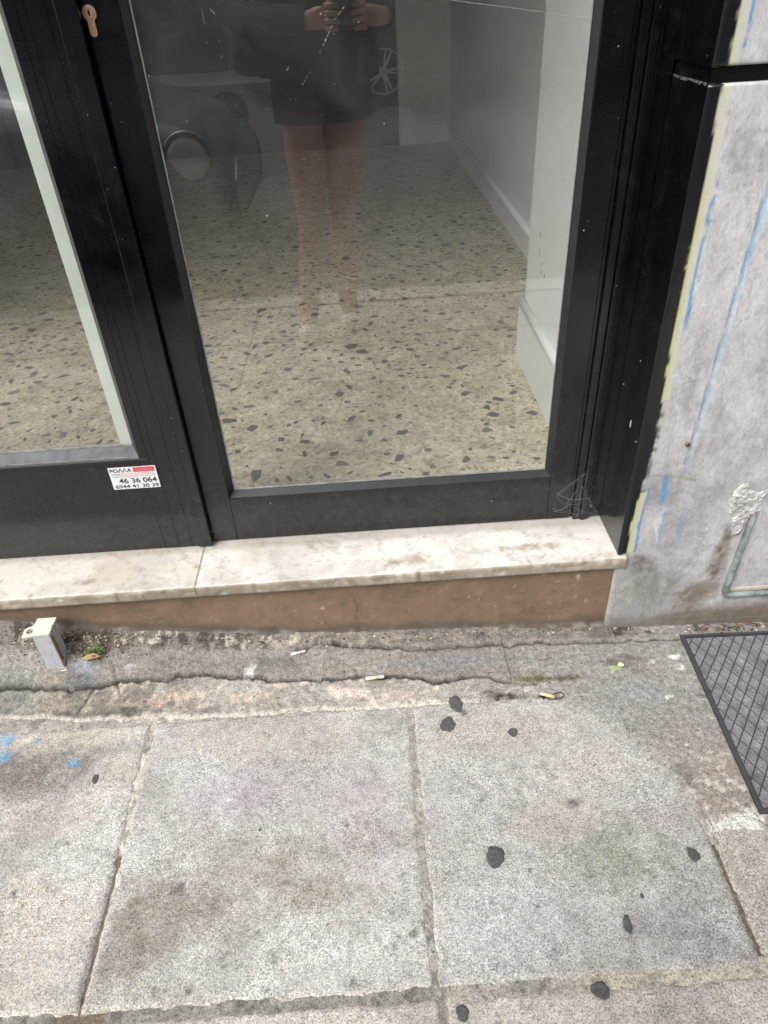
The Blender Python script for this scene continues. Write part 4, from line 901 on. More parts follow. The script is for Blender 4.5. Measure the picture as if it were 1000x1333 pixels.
def frust(mb_, poly, z0, z1, ins):
    c = (sum(p[0] for p in poly)/len(poly), sum(p[1] for p in poly)/len(poly)); n = len(poly)
    if sum(poly[k][0]*poly[(k+1) % n][1]-poly[(k+1) % n][0]*poly[k][1] for k in range(n)) < 0: poly = poly[::-1]
    def sh(f): return [(c[0]+(p[0]-c[0])*f, c[1]+(p[1]-c[1])*f) for p in poly]
    t = sh(ins); u_ = sh(.62); w_ = sh(.52)
    v = [(*p, z0) for p in poly]+[(*p, z1) for p in t]+[(*p, z1) for p in u_]+[(*p, z1-.0006) for p in w_]
    f = []
    for L in range(3): f += [(L*n+i, L*n+(i+1) % n, (L+1)*n+(i+1) % n, (L+1)*n+i) for i in range(n)]
    f.append(tuple(3*n+i for i in range(n))); mb_.add(v, f)
for k, (_, poly, ctr) in enumerate(pads):
    if k < 300: m = MB(); frust(m, poly, ZM, ZM+.0016+random.uniform(-.0002, .0002), .93); m.build('diamond_pad', M_PAD, mt)
    else: frust(restm, poly, ZM, ZM+.0016, .93)
if restm.v: restm.build('diamond_pads', M_PAD, mt, kind='stuff')

# ================================================================== STEEL STUB (old bracket)
bk = empty('steel_bracket', (-.70, 1.04, .04), label='white painted rusty square steel stub in the cement by the step', cat='bracket')
def wpaint():
    m, t, b = nodes('chipped_white_paint'); c = objc(t); n = noise(t, 55, 7, .75, c)
    r = ramp(t, n.outputs[0], [(.30, lin((112, 76, 52), .8)), (.35, lin((168, 156, 140), .8)), (.40, lin((186, 188, 190), .8)), (.62, lin((198, 202, 208), .8)), (.75, lin((160, 164, 170), .8))])
    t.links.new(r.outputs[0], b.inputs['Base Color']); b.inputs['Roughness'].default_value = .55; bump(t, b, n.outputs[0], .4, .001); return m
M_WP = wpaint(); M_RUST = simple('rust', (.22, .11, .055), .85, var=.5, vs=90, bs=.6)
M_WP2 = simple('cream_worn_paint', lin((222, 217, 202), .8), .55, var=.12, vs=60, bs=.5)
bx0, bx1, by0, by1, bz0, bz1 = -.7165, -.6815, 1.026, 1.062, .030, .150
for nm, q in (('front_plate', (bx0, bx1, by0, by0+.0025)), ('side_plate', (bx1-.0025, bx1, by0+.0027, by1)), ('side_plate', (bx0, bx0+.0025, by0+.0027, by1)), ('back_plate', (bx0+.0027, bx1-.0027, by1-.0025, by1))):
    MB().box(q[0], q[1], q[2], q[3], bz0, bz1, .0006).build(nm, M_WP, bk)
MB().box(bx1+.0001, bx1+.0012, by0+.004, by0+.012, .07, .14, .0004).build('rust_streak', M_RUST, bk)
MB().box(bx0-.004, bx1+.001, by0+.028, by1+.012, bz1+.0005, bz1+.0040, .001).build('top_plate', M_WP2, bk)
# flap with hole
m = MB(); N = 20; fx0, fx1, fy0, fy1, fz = bx0-.022, bx1+.001, by0-.002, by0+.0265, bz1+.0005
hc = (bx0-.008, by0+.013); hr = .0070
outer = []
for k in range(N):
    a = 2*math.pi*k/N; dx, dy = math.cos(a), math.sin(a)
    tx = ((fx1 if dx > 0 else fx0)-hc[0])/dx if abs(dx) > 1e-6 else 9; ty = ((fy1 if dy > 0 else fy0)-hc[1])/dy if abs(dy) > 1e-6 else 9
    t = min(tx, ty); ex, ey = hc[0]+dx*t, hc[1]+dy*t; outer.append((ex, ey))
vv = []
for z in (fz+.0035, fz):
    vv += [(x, y, z-max(0, (bx0-x))*.25) for x, y in outer]+[(hc[0]+hr*math.cos(2*math.pi*k/N), hc[1]+hr*math.sin(2*math.pi*k/N), z-max(0, bx0-hc[0])*.25) for k in range(N)]
ff = []
for k in range(N):
    k2 = (k+1) % N; ff += [(k, k2, N+k2, N+k), (2*N+k, 3*N+k, 3*N+k2, 2*N+k2), (k, 2*N+k, 2*N+k2, k2), (N+k, N+k2, 3*N+k2, 3*N+k)]
m.add(vv, ff).build('hole_flap', M_WP2, bk)
MB().tube([(hc[0], hc[1], fz-.006), (hc[0], hc[1], fz+.0002)], [.0035, .0035], 10).build('bolt_stub', M_RUST, bk)
m = MB(); m.box(bx0-.002, bx1+.003, by0-.003, by0-.0002, .030, .0475, .0008).box(bx1+.0002, bx1+.003, by0, by0+.03, .030, .052, .0008).build('base_weld', M_WP2, bk)

# ================================================================== GUM, BUTTS, DEBRIS, PLANT
def gum(px, py, rx, ry, mat, seed, h=.0005, z=.0010):
    cx, cy2 = gp(px, py, z); random.seed(seed); n = 30; V = [(cx, cy2, z+h)]; F = []
    ph = [random.random()*6 for _ in range(4)]
    for ring, (f, hh) in enumerate(((.60, h), (.93, h*.9), (1.02, -.0012))):
        for k in range(n):
            a = 2*math.pi*k/n; r = f*(1+.09*math.sin(2*a+ph[0])+.06*math.sin(3*a+ph[1])+.05*math.sin(5*a+ph[2])+.04*math.sin(8*a+ph[3])+random.uniform(-.05, .05)*(ring > 0))
            V.append((cx+rx*r*math.cos(a), cy2+ry*r*math.sin(a), z+hh))
    for k in range(n): F.append((0, 1+k, 1+(k+1) % n))
    for r_ in range(2):
        for k in range(n): F.append((1+r_*n+k, 1+(r_+1)*n+k, 1+(r_+1)*n+(k+1) % n, 1+r_*n+(k+1) % n))
    MB().add(V, F).build('gum_spot', mat, pav, True)
S_ = 1.05e-3
for i, (px, py, rx, ry, mt_) in enumerate(((645, 1115, 15.5, 15, 0), (903, 1112, 8.5, 10, 0), (817, 1203, 6.5, 11, 0), (583, 943, 11, 9, 0), (593, 915, 10, 9, 0), (604, 928, 8, 6, 1), (668, 953, 7, 5, 0),
        (602, 1318, 9, 8, 0), (782, 1289, 13, 9, 0), (374, 1150, 11, 4, 1), (236, 1155, 8, 8, 1), (17, 1167, 7, 7, 1), (124, 1014, 4.5, 5, 0), (538, 1216, 7, 5, 1), (844, 1134, 7, 3, 1), (836, 1166, 2.5, 4, 0),
        (421, 1091, 5, 5, 1), (293, 1259, 4, 4, 1), (247, 1283, 6, 8, 1), (335, 1216, 4, 4, 1), (553, 1204, 4, 7, 1), (460, 1281, 5, 6, 1), (452, 1074, 5, 4, 1), (524, 1140, 4, 4, 1), (745, 1046, 7, 5, 1),
        (338, 1080, 2, 2, 0), (116, 1033, 3, 2, 1), (86, 1098, 3, 3, 1), (815, 1275, 10, 4, 1), (897, 965, 5, 3, 1), (796, 938, 8, 4, 1), (265, 922, 9, 7, 1), (690, 1133, 5, 3, 1))):
    if mt_: continue
    zz = .0010 if py > 935 or px < 620 and py > 925 else .0055
    gum(px, py, rx*S_*(1 if py > 1050 else 1.3), ry*S_*(1.15 if py > 1050 else 1.9), M_GUM if mt_ == 0 else M_GUML, 900+i, z=zz)
M_BUTTW = simple('cigarette_paper', (.72, .70, .66), .8, var=.1, vs=200); M_BUTTF = simple('cork_filter_paper', (.62, .40, .22), .8, var=.2, vs=200); M_BUTTC = simple('worn_filter', (.62, .54, .40), .8, var=.2, vs=200)
def butt(p0, p1, z, mat_a, mat_b, label, split=.6, r=.0036):
    e = empty('cigarette_butt', (p0[0], p0[1], z), label=label, cat='cigarette butt')
    a = Vector((p0[0], p0[1], z+r)); b = Vector((p1[0], p1[1], z+r*.95)); m_ = a.lerp(b, split)
    MB().tube([a, a.lerp(m_, .5)+Vector((0, 0, .0003)), m_], [r*.95, r, r], 10).build('filter', mat_a, e, True); MB().tube([m_+(b-a)*.01, b], [r*.94, r*.8], 10).build('paper_end', mat_b, e, True)
def zat(p): return float(apron_z(np.array([p[0]]), np.array([p[1]]))[0])
p0, p1 = gp(476, 883, .014), gp(500, 880, .014); butt(p0, p1, .009, M_BUTTC, M_BUTTW, 'tan cigarette butt lying on the crack in front of the doorstep', .75)
p0, p1 = gp(379, 851, .03), gp(398, 846, .03); butt(p0, p1, .0245, M_BUTTW, M_BUTTC, 'white cigarette butt lying close to the brown riser', .7, .0030)
p0, p1 = gp(722, 908, .008), gp(703, 903, .008); butt(p0, p1, .0058, M_BUTTF, M_BUTTC, 'orange brown cigarette butt in the dark dirt patch right of centre', .6, .0034)
# black loop beside it, stands in for the dark dirt hole
cx, cy2 = gp(722, 905, .008); m = MB(); P = []
for k in range(20):
    a = math.radians(-150+290*k/19); P.append((cx+.006+.013*math.cos(a), cy2+.0075*math.sin(a)*(1+.2*math.sin(2*a)), .0060+.0008*math.sin(3*a)))
m.tube(P, .0011, 6).build('dirt_hole_ring', simple('dark_band', (.02, .02, .02), .4, bs=0), None, label='dark ring made for the dirt hole round the orange cigarette butt', cat='strip')
# leaves
M_LEAF = simple('dry_leaf', (.30, .20, .10), .8, var=.3, vs=80); M_GREEN = simple('weed_leaf', (.075, .12, .03), .55, var=.35, vs=60, bs=.3)
def leaf_mesh(m, p, d, L, wd, up, curl=.3, n=5):
    p = Vector(p); d = Vector(d).normalized(); sdv = d.cross(Vector((0, 0, 1))).normalized(); V = []; F = []
    for i in range(n+1):
        t = i/n; w2 = wd*math.sin(math.pi*min(1, t*.92+.06))**.8; c = p+d*L*t+Vector((0, 0, up*t-curl*L*t*t))
        V += [c-sdv*w2+Vector((0, 0, w2*.4)), c, c+sdv*w2+Vector((0, 0, w2*.4))]
    for i in range(n):
        b = i*3; F += [(b, b+1, b+4, b+3), (b+1, b+2, b+5, b+4)]
    m.add(V, F)
lp = gp(115, 857, .07); lf = empty('dry_leaf', (lp[0], lp[1], .07), label='curled brown dry leaf beside the weed near the steel stub', cat='leaf')
m = MB(); leaf_mesh(m, (lp[0]-.012, lp[1], .068), (1, .1, 0), .035, .009, .008, .2); m.build('blade', M_LEAF, lf, True)
random.seed(9); wpt = gp(124, 850, .07)
wd = empty('weed', (wpt[0], wpt[1], .065), label='small green weed growing at the foot of the brown riser', cat='weed')
for k in range(30):
    a = random.uniform(0, 6.28); m = MB(); base = Vector((wpt[0]+random.uniform(-.008, .008), wpt[1]+random.uniform(-.006, .006), .062))
    hgt = random.uniform(.004, .020); tip = base+Vector((math.cos(a)*.010, math.sin(a)*.008, hgt)); m.tube([base, tip], .0005, 4, False)
    leaf_mesh(m, tip, (math.cos(a), math.sin(a)*.8, 0), random.uniform(.006, .011), random.uniform(.002, .0038), random.uniform(.0, .008), .25); m.build('leaf', M_GREEN, wd, True)
cx, cy2 = gp(808, 867, .006); m = MB(); random.seed(13)
m = MB(); leaf_mesh(m, (cx-.006, cy2, .0068), (1, .2, 0), .014, .006, .001, .05); m.build('pale_leaf', simple('pale_green_leaf', (.48, .58, .32), .7, var=.15, vs=90), None, True, label='tiny pale green leaf scrap on the grey cement near the wall', cat='leaf')
# loose grit and crumbs, swept against the wall and in the cracks
random.seed(31)
ico = [(0, 0, 1), (.9, 0, .4), (.28, .85, .4), (-.73, .53, .4), (-.73, -.53, .4), (.28, -.85, .4), (0, 0, -.5)]
icf = [(0, 1, 2), (0, 2, 3), (0, 3, 4), (0, 4, 5), (0, 5, 1), (6, 2, 1), (6, 3, 2), (6, 4, 3), (6, 5, 4), (6, 1, 5)]
def surf_z(x, y): return float(apron_pos(np.array([[x]]), np.array([[y]]))[2][0, 0])
gr = [MB(), MB(), MB()]; pts_ = []
for _ in range(1500):
    k = random.random()
    if k < .45: x = random.gauss(-.66, .07); y = random.gauss(1.072, .014); sz = random.uniform(.0008, .0028)
    elif k < .70: x = random.uniform(-1.0, .55); y = random.gauss(1.074, .008); sz = random.uniform(.0008, .003)
    elif k < .80: i = random.randrange(len(CR2)-1); t = random.random(); x = CR2[i][0]+(CR2[i+1][0]-CR2[i][0])*t; y = CR2[i][1]+(CR2[i+1][1]-CR2[i][1])*t+random.gauss(0, .003); sz = random.uniform(.0006, .0016)
    elif k < .9: x = random.gauss(.22, .05); y = random.gauss(.905, .008); sz = random.uniform(.0006, .0018)
    elif k < .96: x = random.uniform(.62, 1.0); y = random.gauss(1.062, .006); sz = random.uniform(.001, .004)
    elif k < .985: x = random.uniform(-.9, .6); y = random.uniform(.93, 1.05); sz = random.uniform(.0006, .0018)
    else: x = random.uniform(.65, 1.0); y = random.uniform(.66, 1.03); sz = random.uniform(.0006, .002)
    if y > 1.087: y = 1.087-random.random()*.01
    if bx0-.003 < x < bx1+.003 and by0-.003 < y < by1+.003: continue
    pts_.append((x, y, sz))
XX = np.array([[p[0] for p in pts_]]); YY = np.array([[p[1] for p in pts_]]); ZZ = apron_pos(XX, YY)[2][0]
for (x, y, sz), z in zip(pts_, ZZ):
    a = random.random()*6.28; ca, sa = math.cos(a), math.sin(a); e1, e2 = random.uniform(.6, 1.6), random.uniform(.5, 1)
    if x > .64 and y < 1.035: z = ZM+.0018
    gr[random.choice([0, 0, 1, 1, 2])].add([(x+sz*(ca*u*e1-sa*v), y+sz*(sa*u*e1+ca*v), float(z)+sz*w2*e2) for u, v, w2 in ico], icf)
for g3, c3, nm in zip(gr, ((70, 56, 44), (128, 116, 100), (206, 198, 184)), ('dark', 'grey', 'pale')):
    g3.build('loose_grit', simple(nm+'_grit', lin(c3, .8), .9, var=.3, vs=200, bs=.3), None, kind='stuff', label={'dark': 'dark soil crumbs', 'grey': 'grey brown grit', 'pale': 'pale mortar crumbs'}[nm]+' gathered along the foot of the riser', cat='grit')
# dead leaf scraps behind the mat
m = MB(); random.seed(17)
for k in range(16):
    x = random.uniform(.70, 1.0); y = random.uniform(1.05, 1.068); a = random.random()*6
    leaf_mesh(m, (x, y, .000+random.uniform(0, .004)), (math.cos(a), math.sin(a)*.3, 0), random.uniform(.008, .02), random.uniform(.002, .004), random.uniform(0, .004), .2, 3)
m.build('leaf_litter', simple('litter_brown', (.12, .05, .03), .8, var=.6, vs=60, bs=0), None, kind='stuff', label='dark dry leaf scraps behind the rubber mat', cat='leaf litter')
# twigs
m = MB(); cx, cy2 = gp(712, 858, .010); m.tube([(cx-.02, cy2, .011), (cx, cy2-.004, .014), (cx+.012, cy2+.004, .011)], .0007, 5); m.tube([(cx, cy2-.004, .014), (cx+.004, cy2+.014, .012)], .0006, 5)
m.build('twig', simple('twig_brown', (.10, .075, .05), .9, bs=0), None, label='thin forked dark twig on the cement before the right riser', cat='twig')
m = MB(); cx, cy2 = gp(912, 906, .006); m.tube([(cx-.008, cy2+.003, .007), (cx+.004, cy2-.002, .009), (cx+.011, cy2-.004, .008)], .001, 5)
m.build('twig', bpy.data.materials['twig_brown'], None, label='short dark twig poking from under the left edge of the rubber mat', cat='twig')

# ================================================================== STREET behind the camera (seen only as reflections)
def glossy(name, col, rough=.25, coat=.6):
    m, t, b = nodes(name); c = objc(t); r = ramp(t, noise(t, 3, 3, .5, c).outputs[0], [(.3, tuple(v*.95 for v in col)), (.7, tuple(v*1.05 for v in col))]); t.links.new(r.outputs[0], b.inputs['Base Color'])
    b.inputs['Roughness'].default_value = rough; b.inputs['Coat Weight'].default_value = coat; b.inputs['Coat Roughness'].default_value = .05; return m
M_CG = glossy('dark_car_glass', (.02, .022, .024), .08, 1); M_TYRE = simple('tyre_rubber', (.02, .02, .02), .8, bs=.2); M_ALU = simple('alloy', (.75, .75, .76), .3, .7, bs=0); M_LAMP = glossy('lamp_glass', (.55, .56, .56), .08, 1)
def lathe(profile, c, n=28):  # profile (r, y) about axis y
    m = MB(); V = []
    for r, y in profile:
        for k in range(n): a = 2*math.pi*k/n; V.append((c[0]+r*math.cos(a), c[1]+y, c[2]+r*math.sin(a)))
    F = [(i*n+k, i*n+(k+1) % n, (i+1)*n+(k+1) % n, (i+1)*n+k) for i in range(len(profile)-1) for k in range(n)]; m.add(V, F); return m
def car(x0, yc, zr, d, paint, label, L=4.1, Wd=1.74, M_ALU=M_ALU):
    """x0 = nose x, d = +1/-1 body runs from nose in direction d"""
    e = empty('parked_car', (x0+d*L/2, yc, zr), label=label, cat='car')
    # stations: s along, (z_bottom, z_belt, z_top, half width, half width at top)
    st_ = [(0, .32, .52, .58, .62, .55), (.06, .22, .60, .68, .76, .66), (.25, .20, .70, .80, .83, .72), (.75, .20, .80, .92, .87, .74), (1.10, .20, .86, .98, .87, .70), (1.35, .20, .90, 1.12, .87, .64), (1.85, .20, .92, 1.42, .87, .58),
           (2.4, .20, .93, 1.46, .87, .58), (3.0, .20, .94, 1.42, .87, .58), (3.5, .20, .94, 1.22, .86, .60), (3.85, .22, .90, 1.00, .82, .66), (4.03, .26, .80, .88, .76, .66), (4.1, .34, .62, .70, .66, .58)]
    V = []; F = []; n = 0
    for (s, zb, zm, zt, hw, ht) in st_:
        s = s*L/4.1; ring = [(-hw*.88, zb), (-hw*.98, zb+.12), (-hw, (zb+zm)/2), (-hw*.985, zm-.04), (-hw*.95, zm), (-ht-.01, zt-.05), (-ht*.86, zt), (0, zt+.025)]
        ring = ring+[(-a, b) for a, b in ring[-2::-1]]; n = len(ring)
        V += [(x0+d*s, yc+a*Wd/1.74, zr+b) for a, b in ring]
    for i in range(len(st_)-1):
        for k in range(n): F.append((i*n+k, i*n+(k+1) % n, (i+1)*n+(k+1) % n, (i+1)*n+k))
    F += [tuple(range(n)), tuple((len(st_)-1)*n+k for k in range(n))]
    me = MB().add(V, F); o = me.build('body', paint, e, True); sb = o.modifiers.new('s', 'SUBSURF'); sb.levels = 2; sb.render_levels = 2
    # side windows
    for sd_ in (-1, 1):
        for (a, b) in (((1.45, .97), (2.30, .97)), ((2.38, .97), (3.25, .97))):
            t0 = (1.75 if a[0] < 2 else 2.38); t1 = (2.30 if a[0] < 2 else 3.0)
            yb_, yt_ = yc+sd_*(.80)*Wd/1.74, yc+sd_*.60*Wd/1.74
            MB().add([(x0+d*a[0], yb_, zr+.98), (x0+d*b[0], yb_, zr+.98), (x0+d*t1, yt_, zr+1.36), (x0+d*t0, yt_, zr+1.36)]+[(x0+d*a[0], yb_-sd_*.04, zr+.98), (x0+d*b[0], yb_-sd_*.04, zr+.98), (x0+d*t1, yt_-sd_*.04, zr+1.36), (x0+d*t0, yt_-sd_*.04, zr+1.36)],
                     [(0, 1, 2, 3), (7, 6, 5, 4), (0, 4, 5, 1), (1, 5, 6, 2), (2, 6, 7, 3), (3, 7, 4, 0)]).build('side_window', M_CG, e)
        for s in (.78, 3.32):
            c = (x0+d*s*L/4.1, yc+sd_*(.86)*Wd/1.74, zr+.30)
            w_ = lathe([(.20, -.09*sd_), (.29, -.09*sd_), (.305, -.05*sd_), (.305, .01*sd_), (.285, .035*sd_), (.215, .035*sd_), (.205, .02*sd_)], c).build('wheel', M_TYRE, e, True)
            rm = lathe([(.208, -.05*sd_), (.212, .025*sd_), (.200, .032*sd_), (.192, .018*sd_), (.190, -.05*sd_)], c).build('rim', M_ALU, w_, True)
            MB_ = lathe([(.0, .02*sd_), (.045, .022*sd_), (.05, .0)], c, 16); MB_.build('hub', M_ALU, w_)
            sp = MB()
            for k in range(5):
                for off in (-.10, .10):
                    a = 2*math.pi*k/5+off; a2 = 2*math.pi*k/5+off*1.6
                    p1 = Vector((c[0]+.03*math.cos(a), c[1]+.018*sd_, c[2]+.03*math.sin(a))); p2 = Vector((c[0]+.195*math.cos(a2), c[1]+.022*sd_, c[2]+.195*math.sin(a2))); sp.tube([p1, p2], [.012, .010], 6)
            sp.build('spokes', M_ALU, w_); lathe([(0, -.04*sd_), (.19, -.04*sd_)], c, 20).build('brake_disc', M_TYRE, w_)
        # arch lip, headlight, tail light
        hl = lathe([(0, .03*sd_), (.05, .03*sd_), (.085, .02*sd_), (.10, 0), (.10, -.04*sd_)], (x0+d*.18, yc+sd_*.77*Wd/1.74, zr+.66), 24).build('headlight', M_LAMP, e, True)
        lathe([(.10, .0), (.108, .012*sd_), (.118, .0), (.118, -.03*sd_)], (x0+d*.18, yc+sd_*.77*Wd/1.74, zr+.66), 24).build('lamp_ring', paint, e, True)
        MB().box(min(x0+d*3.98, x0+d*4.06), max(x0+d*3.98, x0+d*4.06), yc+sd_*.66-.07, yc+sd_*.66+.07, zr+.66, zr+.84, .02).build('tail_light', simple('red_lens', (.4, .02, .02), .2, bs=0), e)
        MB().tube([(x0+d*(1.12), yc+sd_*.875*Wd/1.74, zr+.30), (x0+d*(1.12), yc+sd_*.878*Wd/1.74, zr+.88)], .004, 5).build('door_gap', M_TYRE, e)
    MB().add([(x0+d*1.16, yc-.62, zr+1.02), (x0+d*1.16, yc+.62, zr+1.02), (x0+d*1.80, yc+.50, zr+1.435), (x0+d*1.80, yc-.50, zr+1.435), (x0+d*1.20, yc-.62, zr+.98), (x0+d*1.20, yc+.62, zr+.98), (x0+d*1.84, yc+.50, zr+1.39), (x0+d*1.84, yc-.50, zr+1.39)],
             [(0, 1, 2, 3), (7, 6, 5, 4), (0, 4, 5, 1), (1, 5, 6, 2), (2, 6, 7, 3), (3, 7, 4, 0)]).build('windscreen', M_CG, e)
    return e
car(-.60, -1.95, -.10, -1, glossy('blue_grey_car_paint', (.09, .13, .155)), 'blue grey hatchback parked at the kerb behind the photographer', 4.1, 1.74, simple('dark_wheel', (.03, .03, .032), .5, bs=0))
car(-.43, -6.85, .15, 1, glossy('black_car_paint', (.016, .016, .017)), 'black car with alloy wheels parked on the far side of the street')
car(-2.6, -6.9, .13, -1, glossy('dark_grey_car_paint', (.035, .036, .038)), 'dark grey car parked behind the black car across the street')
# opposite building
M_OB = simple('ochre_render', (.34, .32, .28), .85, var=.1, vs=1, bs=.2); M_SHUT = simple('roller_shutter', (.10, .11, .11), .5, var=.1, vs=3, bs=0)
ob = empty('opposite_building', (0, -9.6, .2), label='plain rendered building across the street with dark shop shutters', cat='building')
MB().box(-16, 16, -13, -9.6, -.2, 5.6).build('wall', M_OB, ob)
for k in range(-5, 6):
    xx = k*2.7; s_ = MB().box(xx-.95, xx+.95, -9.60, -9.52, .24, 2.6, .01).build('shop_shutter', M_SHUT, ob); m = MB()
    for j in range(14): m.box(xx-.9, xx+.9, -9.52, -9.508, .30+j*.16, .42+j*.16)
    m.build('shutter_slats', M_SHUT, s_)
    wf = MB().box(xx-.55, xx+.55, -9.60, -9.55, 3.6, 5.2, .01).build('window', simple('window_frame_paint', (.5, .5, .48), .5, bs=0) if k == -5 else bpy.data.materials['window_frame_paint'], ob); MB().box(xx-.48, xx+.48, -9.549, -9.54, 3.67, 5.13).build('pane', M_CG, wf)
    MB().box(xx-.7, xx+.7, -9.60, -9.42, 3.5, 3.58).build('sill', M_KERB, wf)

# ================================================================== PHOTOGRAPHER (seen as reflection in the glass)
ph = empty('person', (-.08, -.42, 0), label='person in black shorts and top photographing the door with a phone', cat='person')
def skin(name, verts, edges, radii, mat, parent, root=0, sub=2):
    me = bpy.data.meshes.new(name); me.from_pydata(verts, edges, []); o = bpy.data.objects.new(name, me); COL.objects.link(o)
    md = o.modifiers.new('skin', 'SKIN'); md.use_smooth_shade = True
    for i, r in enumerate(radii): me.skin_vertices[0].data[i].radius = r if isinstance(r, tuple) else (r, r)
    for i in range(len(verts)): me.skin_vertices[0].data[i].use_root = (i == root)
    s2 = o.modifiers.new('sub', 'SUBSURF'); s2.levels = sub; s2.render_levels = sub
    dg = bpy.context.evaluated_depsgraph_get(); m2 = bpy.data.meshes.new_from_object(o.evaluated_get(dg)); bpy.data.objects.remove(o)
    m2.materials.clear(); return link(name, m2, mat, parent, True)
M_SKIN = simple('skin', (.64, .33, .27), .5, var=.08, vs=15, bs=.1); M_CLO = simple('black_cloth', (.012, .012, .013), .9, var=.3, vs=30, bs=.3); M_NAVY = simple('navy_cloth', (.010, .012, .03), .9, var=.2, vs=30, bs=.3)
M_HAIR = simple('brown_hair', (.05, .03, .02), .6, var=.3, vs=60); M_SHOE = simple('white_shoe', (.8, .79, .77), .6, var=.08, vs=30)
PX, PY = -.105, -.42
JV = [(PX, PY, .92),            # 0 pelvis
      (PX-.005, PY-.01, 1.08), (PX, PY-.03, 1.26), (PX, PY-.02, 1.38), (PX, PY+.0, 1.45), (PX, PY+.02, 1.53), (PX, PY+.03, 1.62),   # 1 waist 2 chest 3 neckbase 4 neck 5 head 6 crown
      (PX-.075, PY+.01, .86), (-.178, -.38, .66), (-.180, -.36, .47), (-.198, -.37, .30), (-.232, -.37, .09),   # 7..11 left hip thigh knee calf ankle
      (PX+.075, PY, .86), (-.038, -.42, .66), (-.060, -.42, .47), (-.075, -.45, .30), (-.070, -.47, .09),             # 12..16
      (PX-.17, PY-.01, 1.37), (PX-.24, PY+.03, 1.12), (-.13, PY+.26, 1.09), (-.055, PY+.345, 1.10),   # 17 shoulder 18 elbow 19 wrist 20 palm
      (PX+.17, PY-.01, 1.37), (PX+.25, PY+.03, 1.12), (.12, PY+.27, 1.09), (.055, PY+.345, 1.10),  # 21..24
      (-.250, -.28, .045), (-.230, -.40, .055), (-.055, -.37, .045), (-.070, -.50, .055)]   # 25 toe, 26 heel, 27,28
JE = [(0, 1), (1, 2), (2, 3), (3, 4), (4, 5), (5, 6), (0, 7), (7, 8), (8, 9), (9, 10), (10, 11), (0, 12), (12, 13), (13, 14), (14, 15), (15, 16), (3, 17), (17, 18), (18, 19), (19, 20), (3, 21), (21, 22), (22, 23), (23, 24), (11, 25), (11, 26), (16, 27), (16, 28)]
JR = [(.135, .10), (.10, .075), (.125, .09), (.07, .06), (.05, .05), (.078, .095), (.062, .08), (.085, .085), .082, .056, .058, .036, (.085, .085), .082, .056, .058, .036, .052, .038, .026, (.036, .018), .052, .038, .026, (.036, .018), (.036, .020), .03, (.036, .020), .03]
skin('body', JV, JE, JR, M_SKIN, ph)
# clothes: loose black shorts and top
def loft(name, rings, mat, parent, n=28):
    V = []; 
    for k_, (cx_, cy_, z_, rx_, ry_) in enumerate(rings):
        for k in range(n):
            a = 2*math.pi*k/n; q = 1+.025*math.sin(5*a+k_)+.02*math.sin(9*a+2*k_); V.append((cx_+rx_*q*math.cos(a), cy_+ry_*q*math.sin(a), z_))
    F = [(i*n+k, i*n+(k+1) % n, (i+1)*n+(k+1) % n, (i+1)*n+k) for i in range(len(rings)-1) for k in range(n)]
    return MB().add(V, F).build(name, mat, parent, True)
loft('shorts', [(-.105, -.41, .792, .172, .150), (-.105, -.41, .80, .176, .155), (-.105, -.41, .88, .180, .155), (PX, PY, 1.00, .155, .125), (PX, PY, 1.02, .15, .12)], M_CLO, ph)
loft('top', [(PX, PY, .93, .205, .165), (PX, PY, .94, .21, .168), (PX, PY, 1.08, .195, .150), (PX, PY-.02, 1.25, .195, .140), (PX, PY-.02, 1.35, .17, .11), (PX, PY-.02, 1.42, .09, .075), (PX, PY-.02, 1.44, .065, .06)], M_CLO, ph)
for sx_ in (-1, 1): MB().tube([(PX+sx_*.12, PY-.01, 1.38), (PX+sx_*.20, PY-.005, 1.33), (PX+sx_*.235, PY+.015, 1.20), (PX+sx_*.25, PY+.04, 1.115), (PX+sx_*.225, PY+.13, 1.095), (.11*sx_, PY+.27, 1.09)], [.055, .068, .064, .062, .052, .040], 14, False).build('sleeve', M_CLO, ph, True)
hr_ = skin('hair', [(PX, PY-.01, 1.56), (PX, PY+.01, 1.66), (PX, PY-.05, 1.48), (PX, PY-.07, 1.36)], [(0, 1), (0, 2), (2, 3)], [(.092, .09), (.06, .07), (.08, .05), (.06, .03)], M_HAIR, ph)
MB().tube([(PX, PY+.095, 1.56), (PX, PY+.125, 1.525), (PX, PY+.10, 1.515)], [.008, .014, .008], 8).build('nose', M_SKIN, ph, True)
for sx_ in (-1, 1):
    MB().tube([(PX+sx_*.03, PY+.098, 1.553), (PX+sx_*.03, PY+.108, 1.553)], [.013, .008], 10).build('eye', M_BLACK, ph, True)
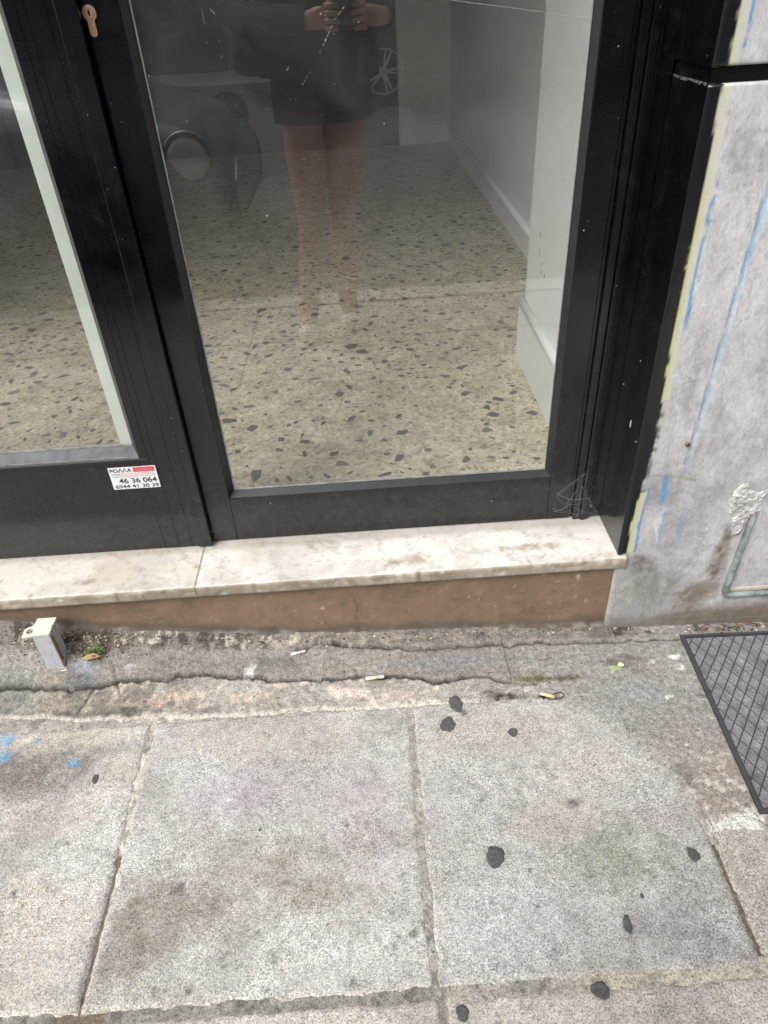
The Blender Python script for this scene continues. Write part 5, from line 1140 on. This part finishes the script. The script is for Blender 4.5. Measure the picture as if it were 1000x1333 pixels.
MB().tube([(PX-.022, PY+.100, 1.49), (PX, PY+.110, 1.488), (PX+.022, PY+.100, 1.49)], [.003, .006, .003], 6).build('mouth', simple('lips', (.4, .14, .12), .5, bs=0), ph, True)
# fingers round the phone
for sgn, (hx, hy) in ((-1, (-.055, PY+.345)), (1, (.055, PY+.345))):
    for k in range(4):
        zz = 1.125-k*.019; L = (.9, 1, .95, .78)[k]; inn = -sgn
        skin('finger', [(hx, hy, zz), (hx+inn*.012*0-sgn*-.0, hy+.035*L, zz+.004), (hx+inn*.018*L, hy+.052*L, zz+.003), (hx+inn*.040*L, hy+.058*L, zz)], [(0, 1), (1, 2), (2, 3)], [.0095, .009, .0085, .007], M_SKIN, ph, sub=1)
    skin('thumb', [(hx, hy-.02, 1.11), (hx-sgn*.010, hy, 1.135), (hx-sgn*.03, hy+.012, 1.145)], [(0, 1), (1, 2)], [.012, .011, .009], M_SKIN, ph, sub=1)
for i_, (fx, fy_) in enumerate(((-.240, -.335), (-.062, -.43))):
    skin('shoe', [(fx, fy_-.09, .045), (fx, fy_, .045), (fx, fy_+.10, .035)], [(0, 1), (1, 2)], [(.038, .040), (.042, .042), (.042, .030)], M_SHOE, ph)
bagp = skin('shoulder_bag', [(-.34, -.38, .93), (-.33, -.38, 1.02), (-.30, -.38, 1.14)], [(0, 1), (1, 2)], [(.15, .08), (.16, .07), (.15, .05)], M_NAVY, ph)
bagp['label'] = 'dark navy bag hanging at the side'
MB().tube([(-.33, -.38, 1.15), (-.27, -.40, 1.30), (-.22, -.43, 1.43), (-.20, -.48, 1.30), (-.30, -.42, 1.12)], .010, 8).build('bag_strap', M_NAVY, ph, True)
pc = CAMP-FWD*.016-UPV*.055
phone = bpy.data.meshes.new('p'); mm = MB().box(-.036, .036, -.075, .075, -.004, .004, .003); phone = mm.mesh('phone_body')
po = link('mobile_phone', phone, simple('phone_case', (.02, .02, .022), .4, bs=0), None, label='black mobile phone held up in both hands', cat='phone')
rotm = Matrix(((RGT.x, UPV.x, -FWD.x), (RGT.y, UPV.y, -FWD.y), (RGT.z, UPV.z, -FWD.z))).to_4x4()
po.matrix_world = Matrix.Translation(pc) @ rotm
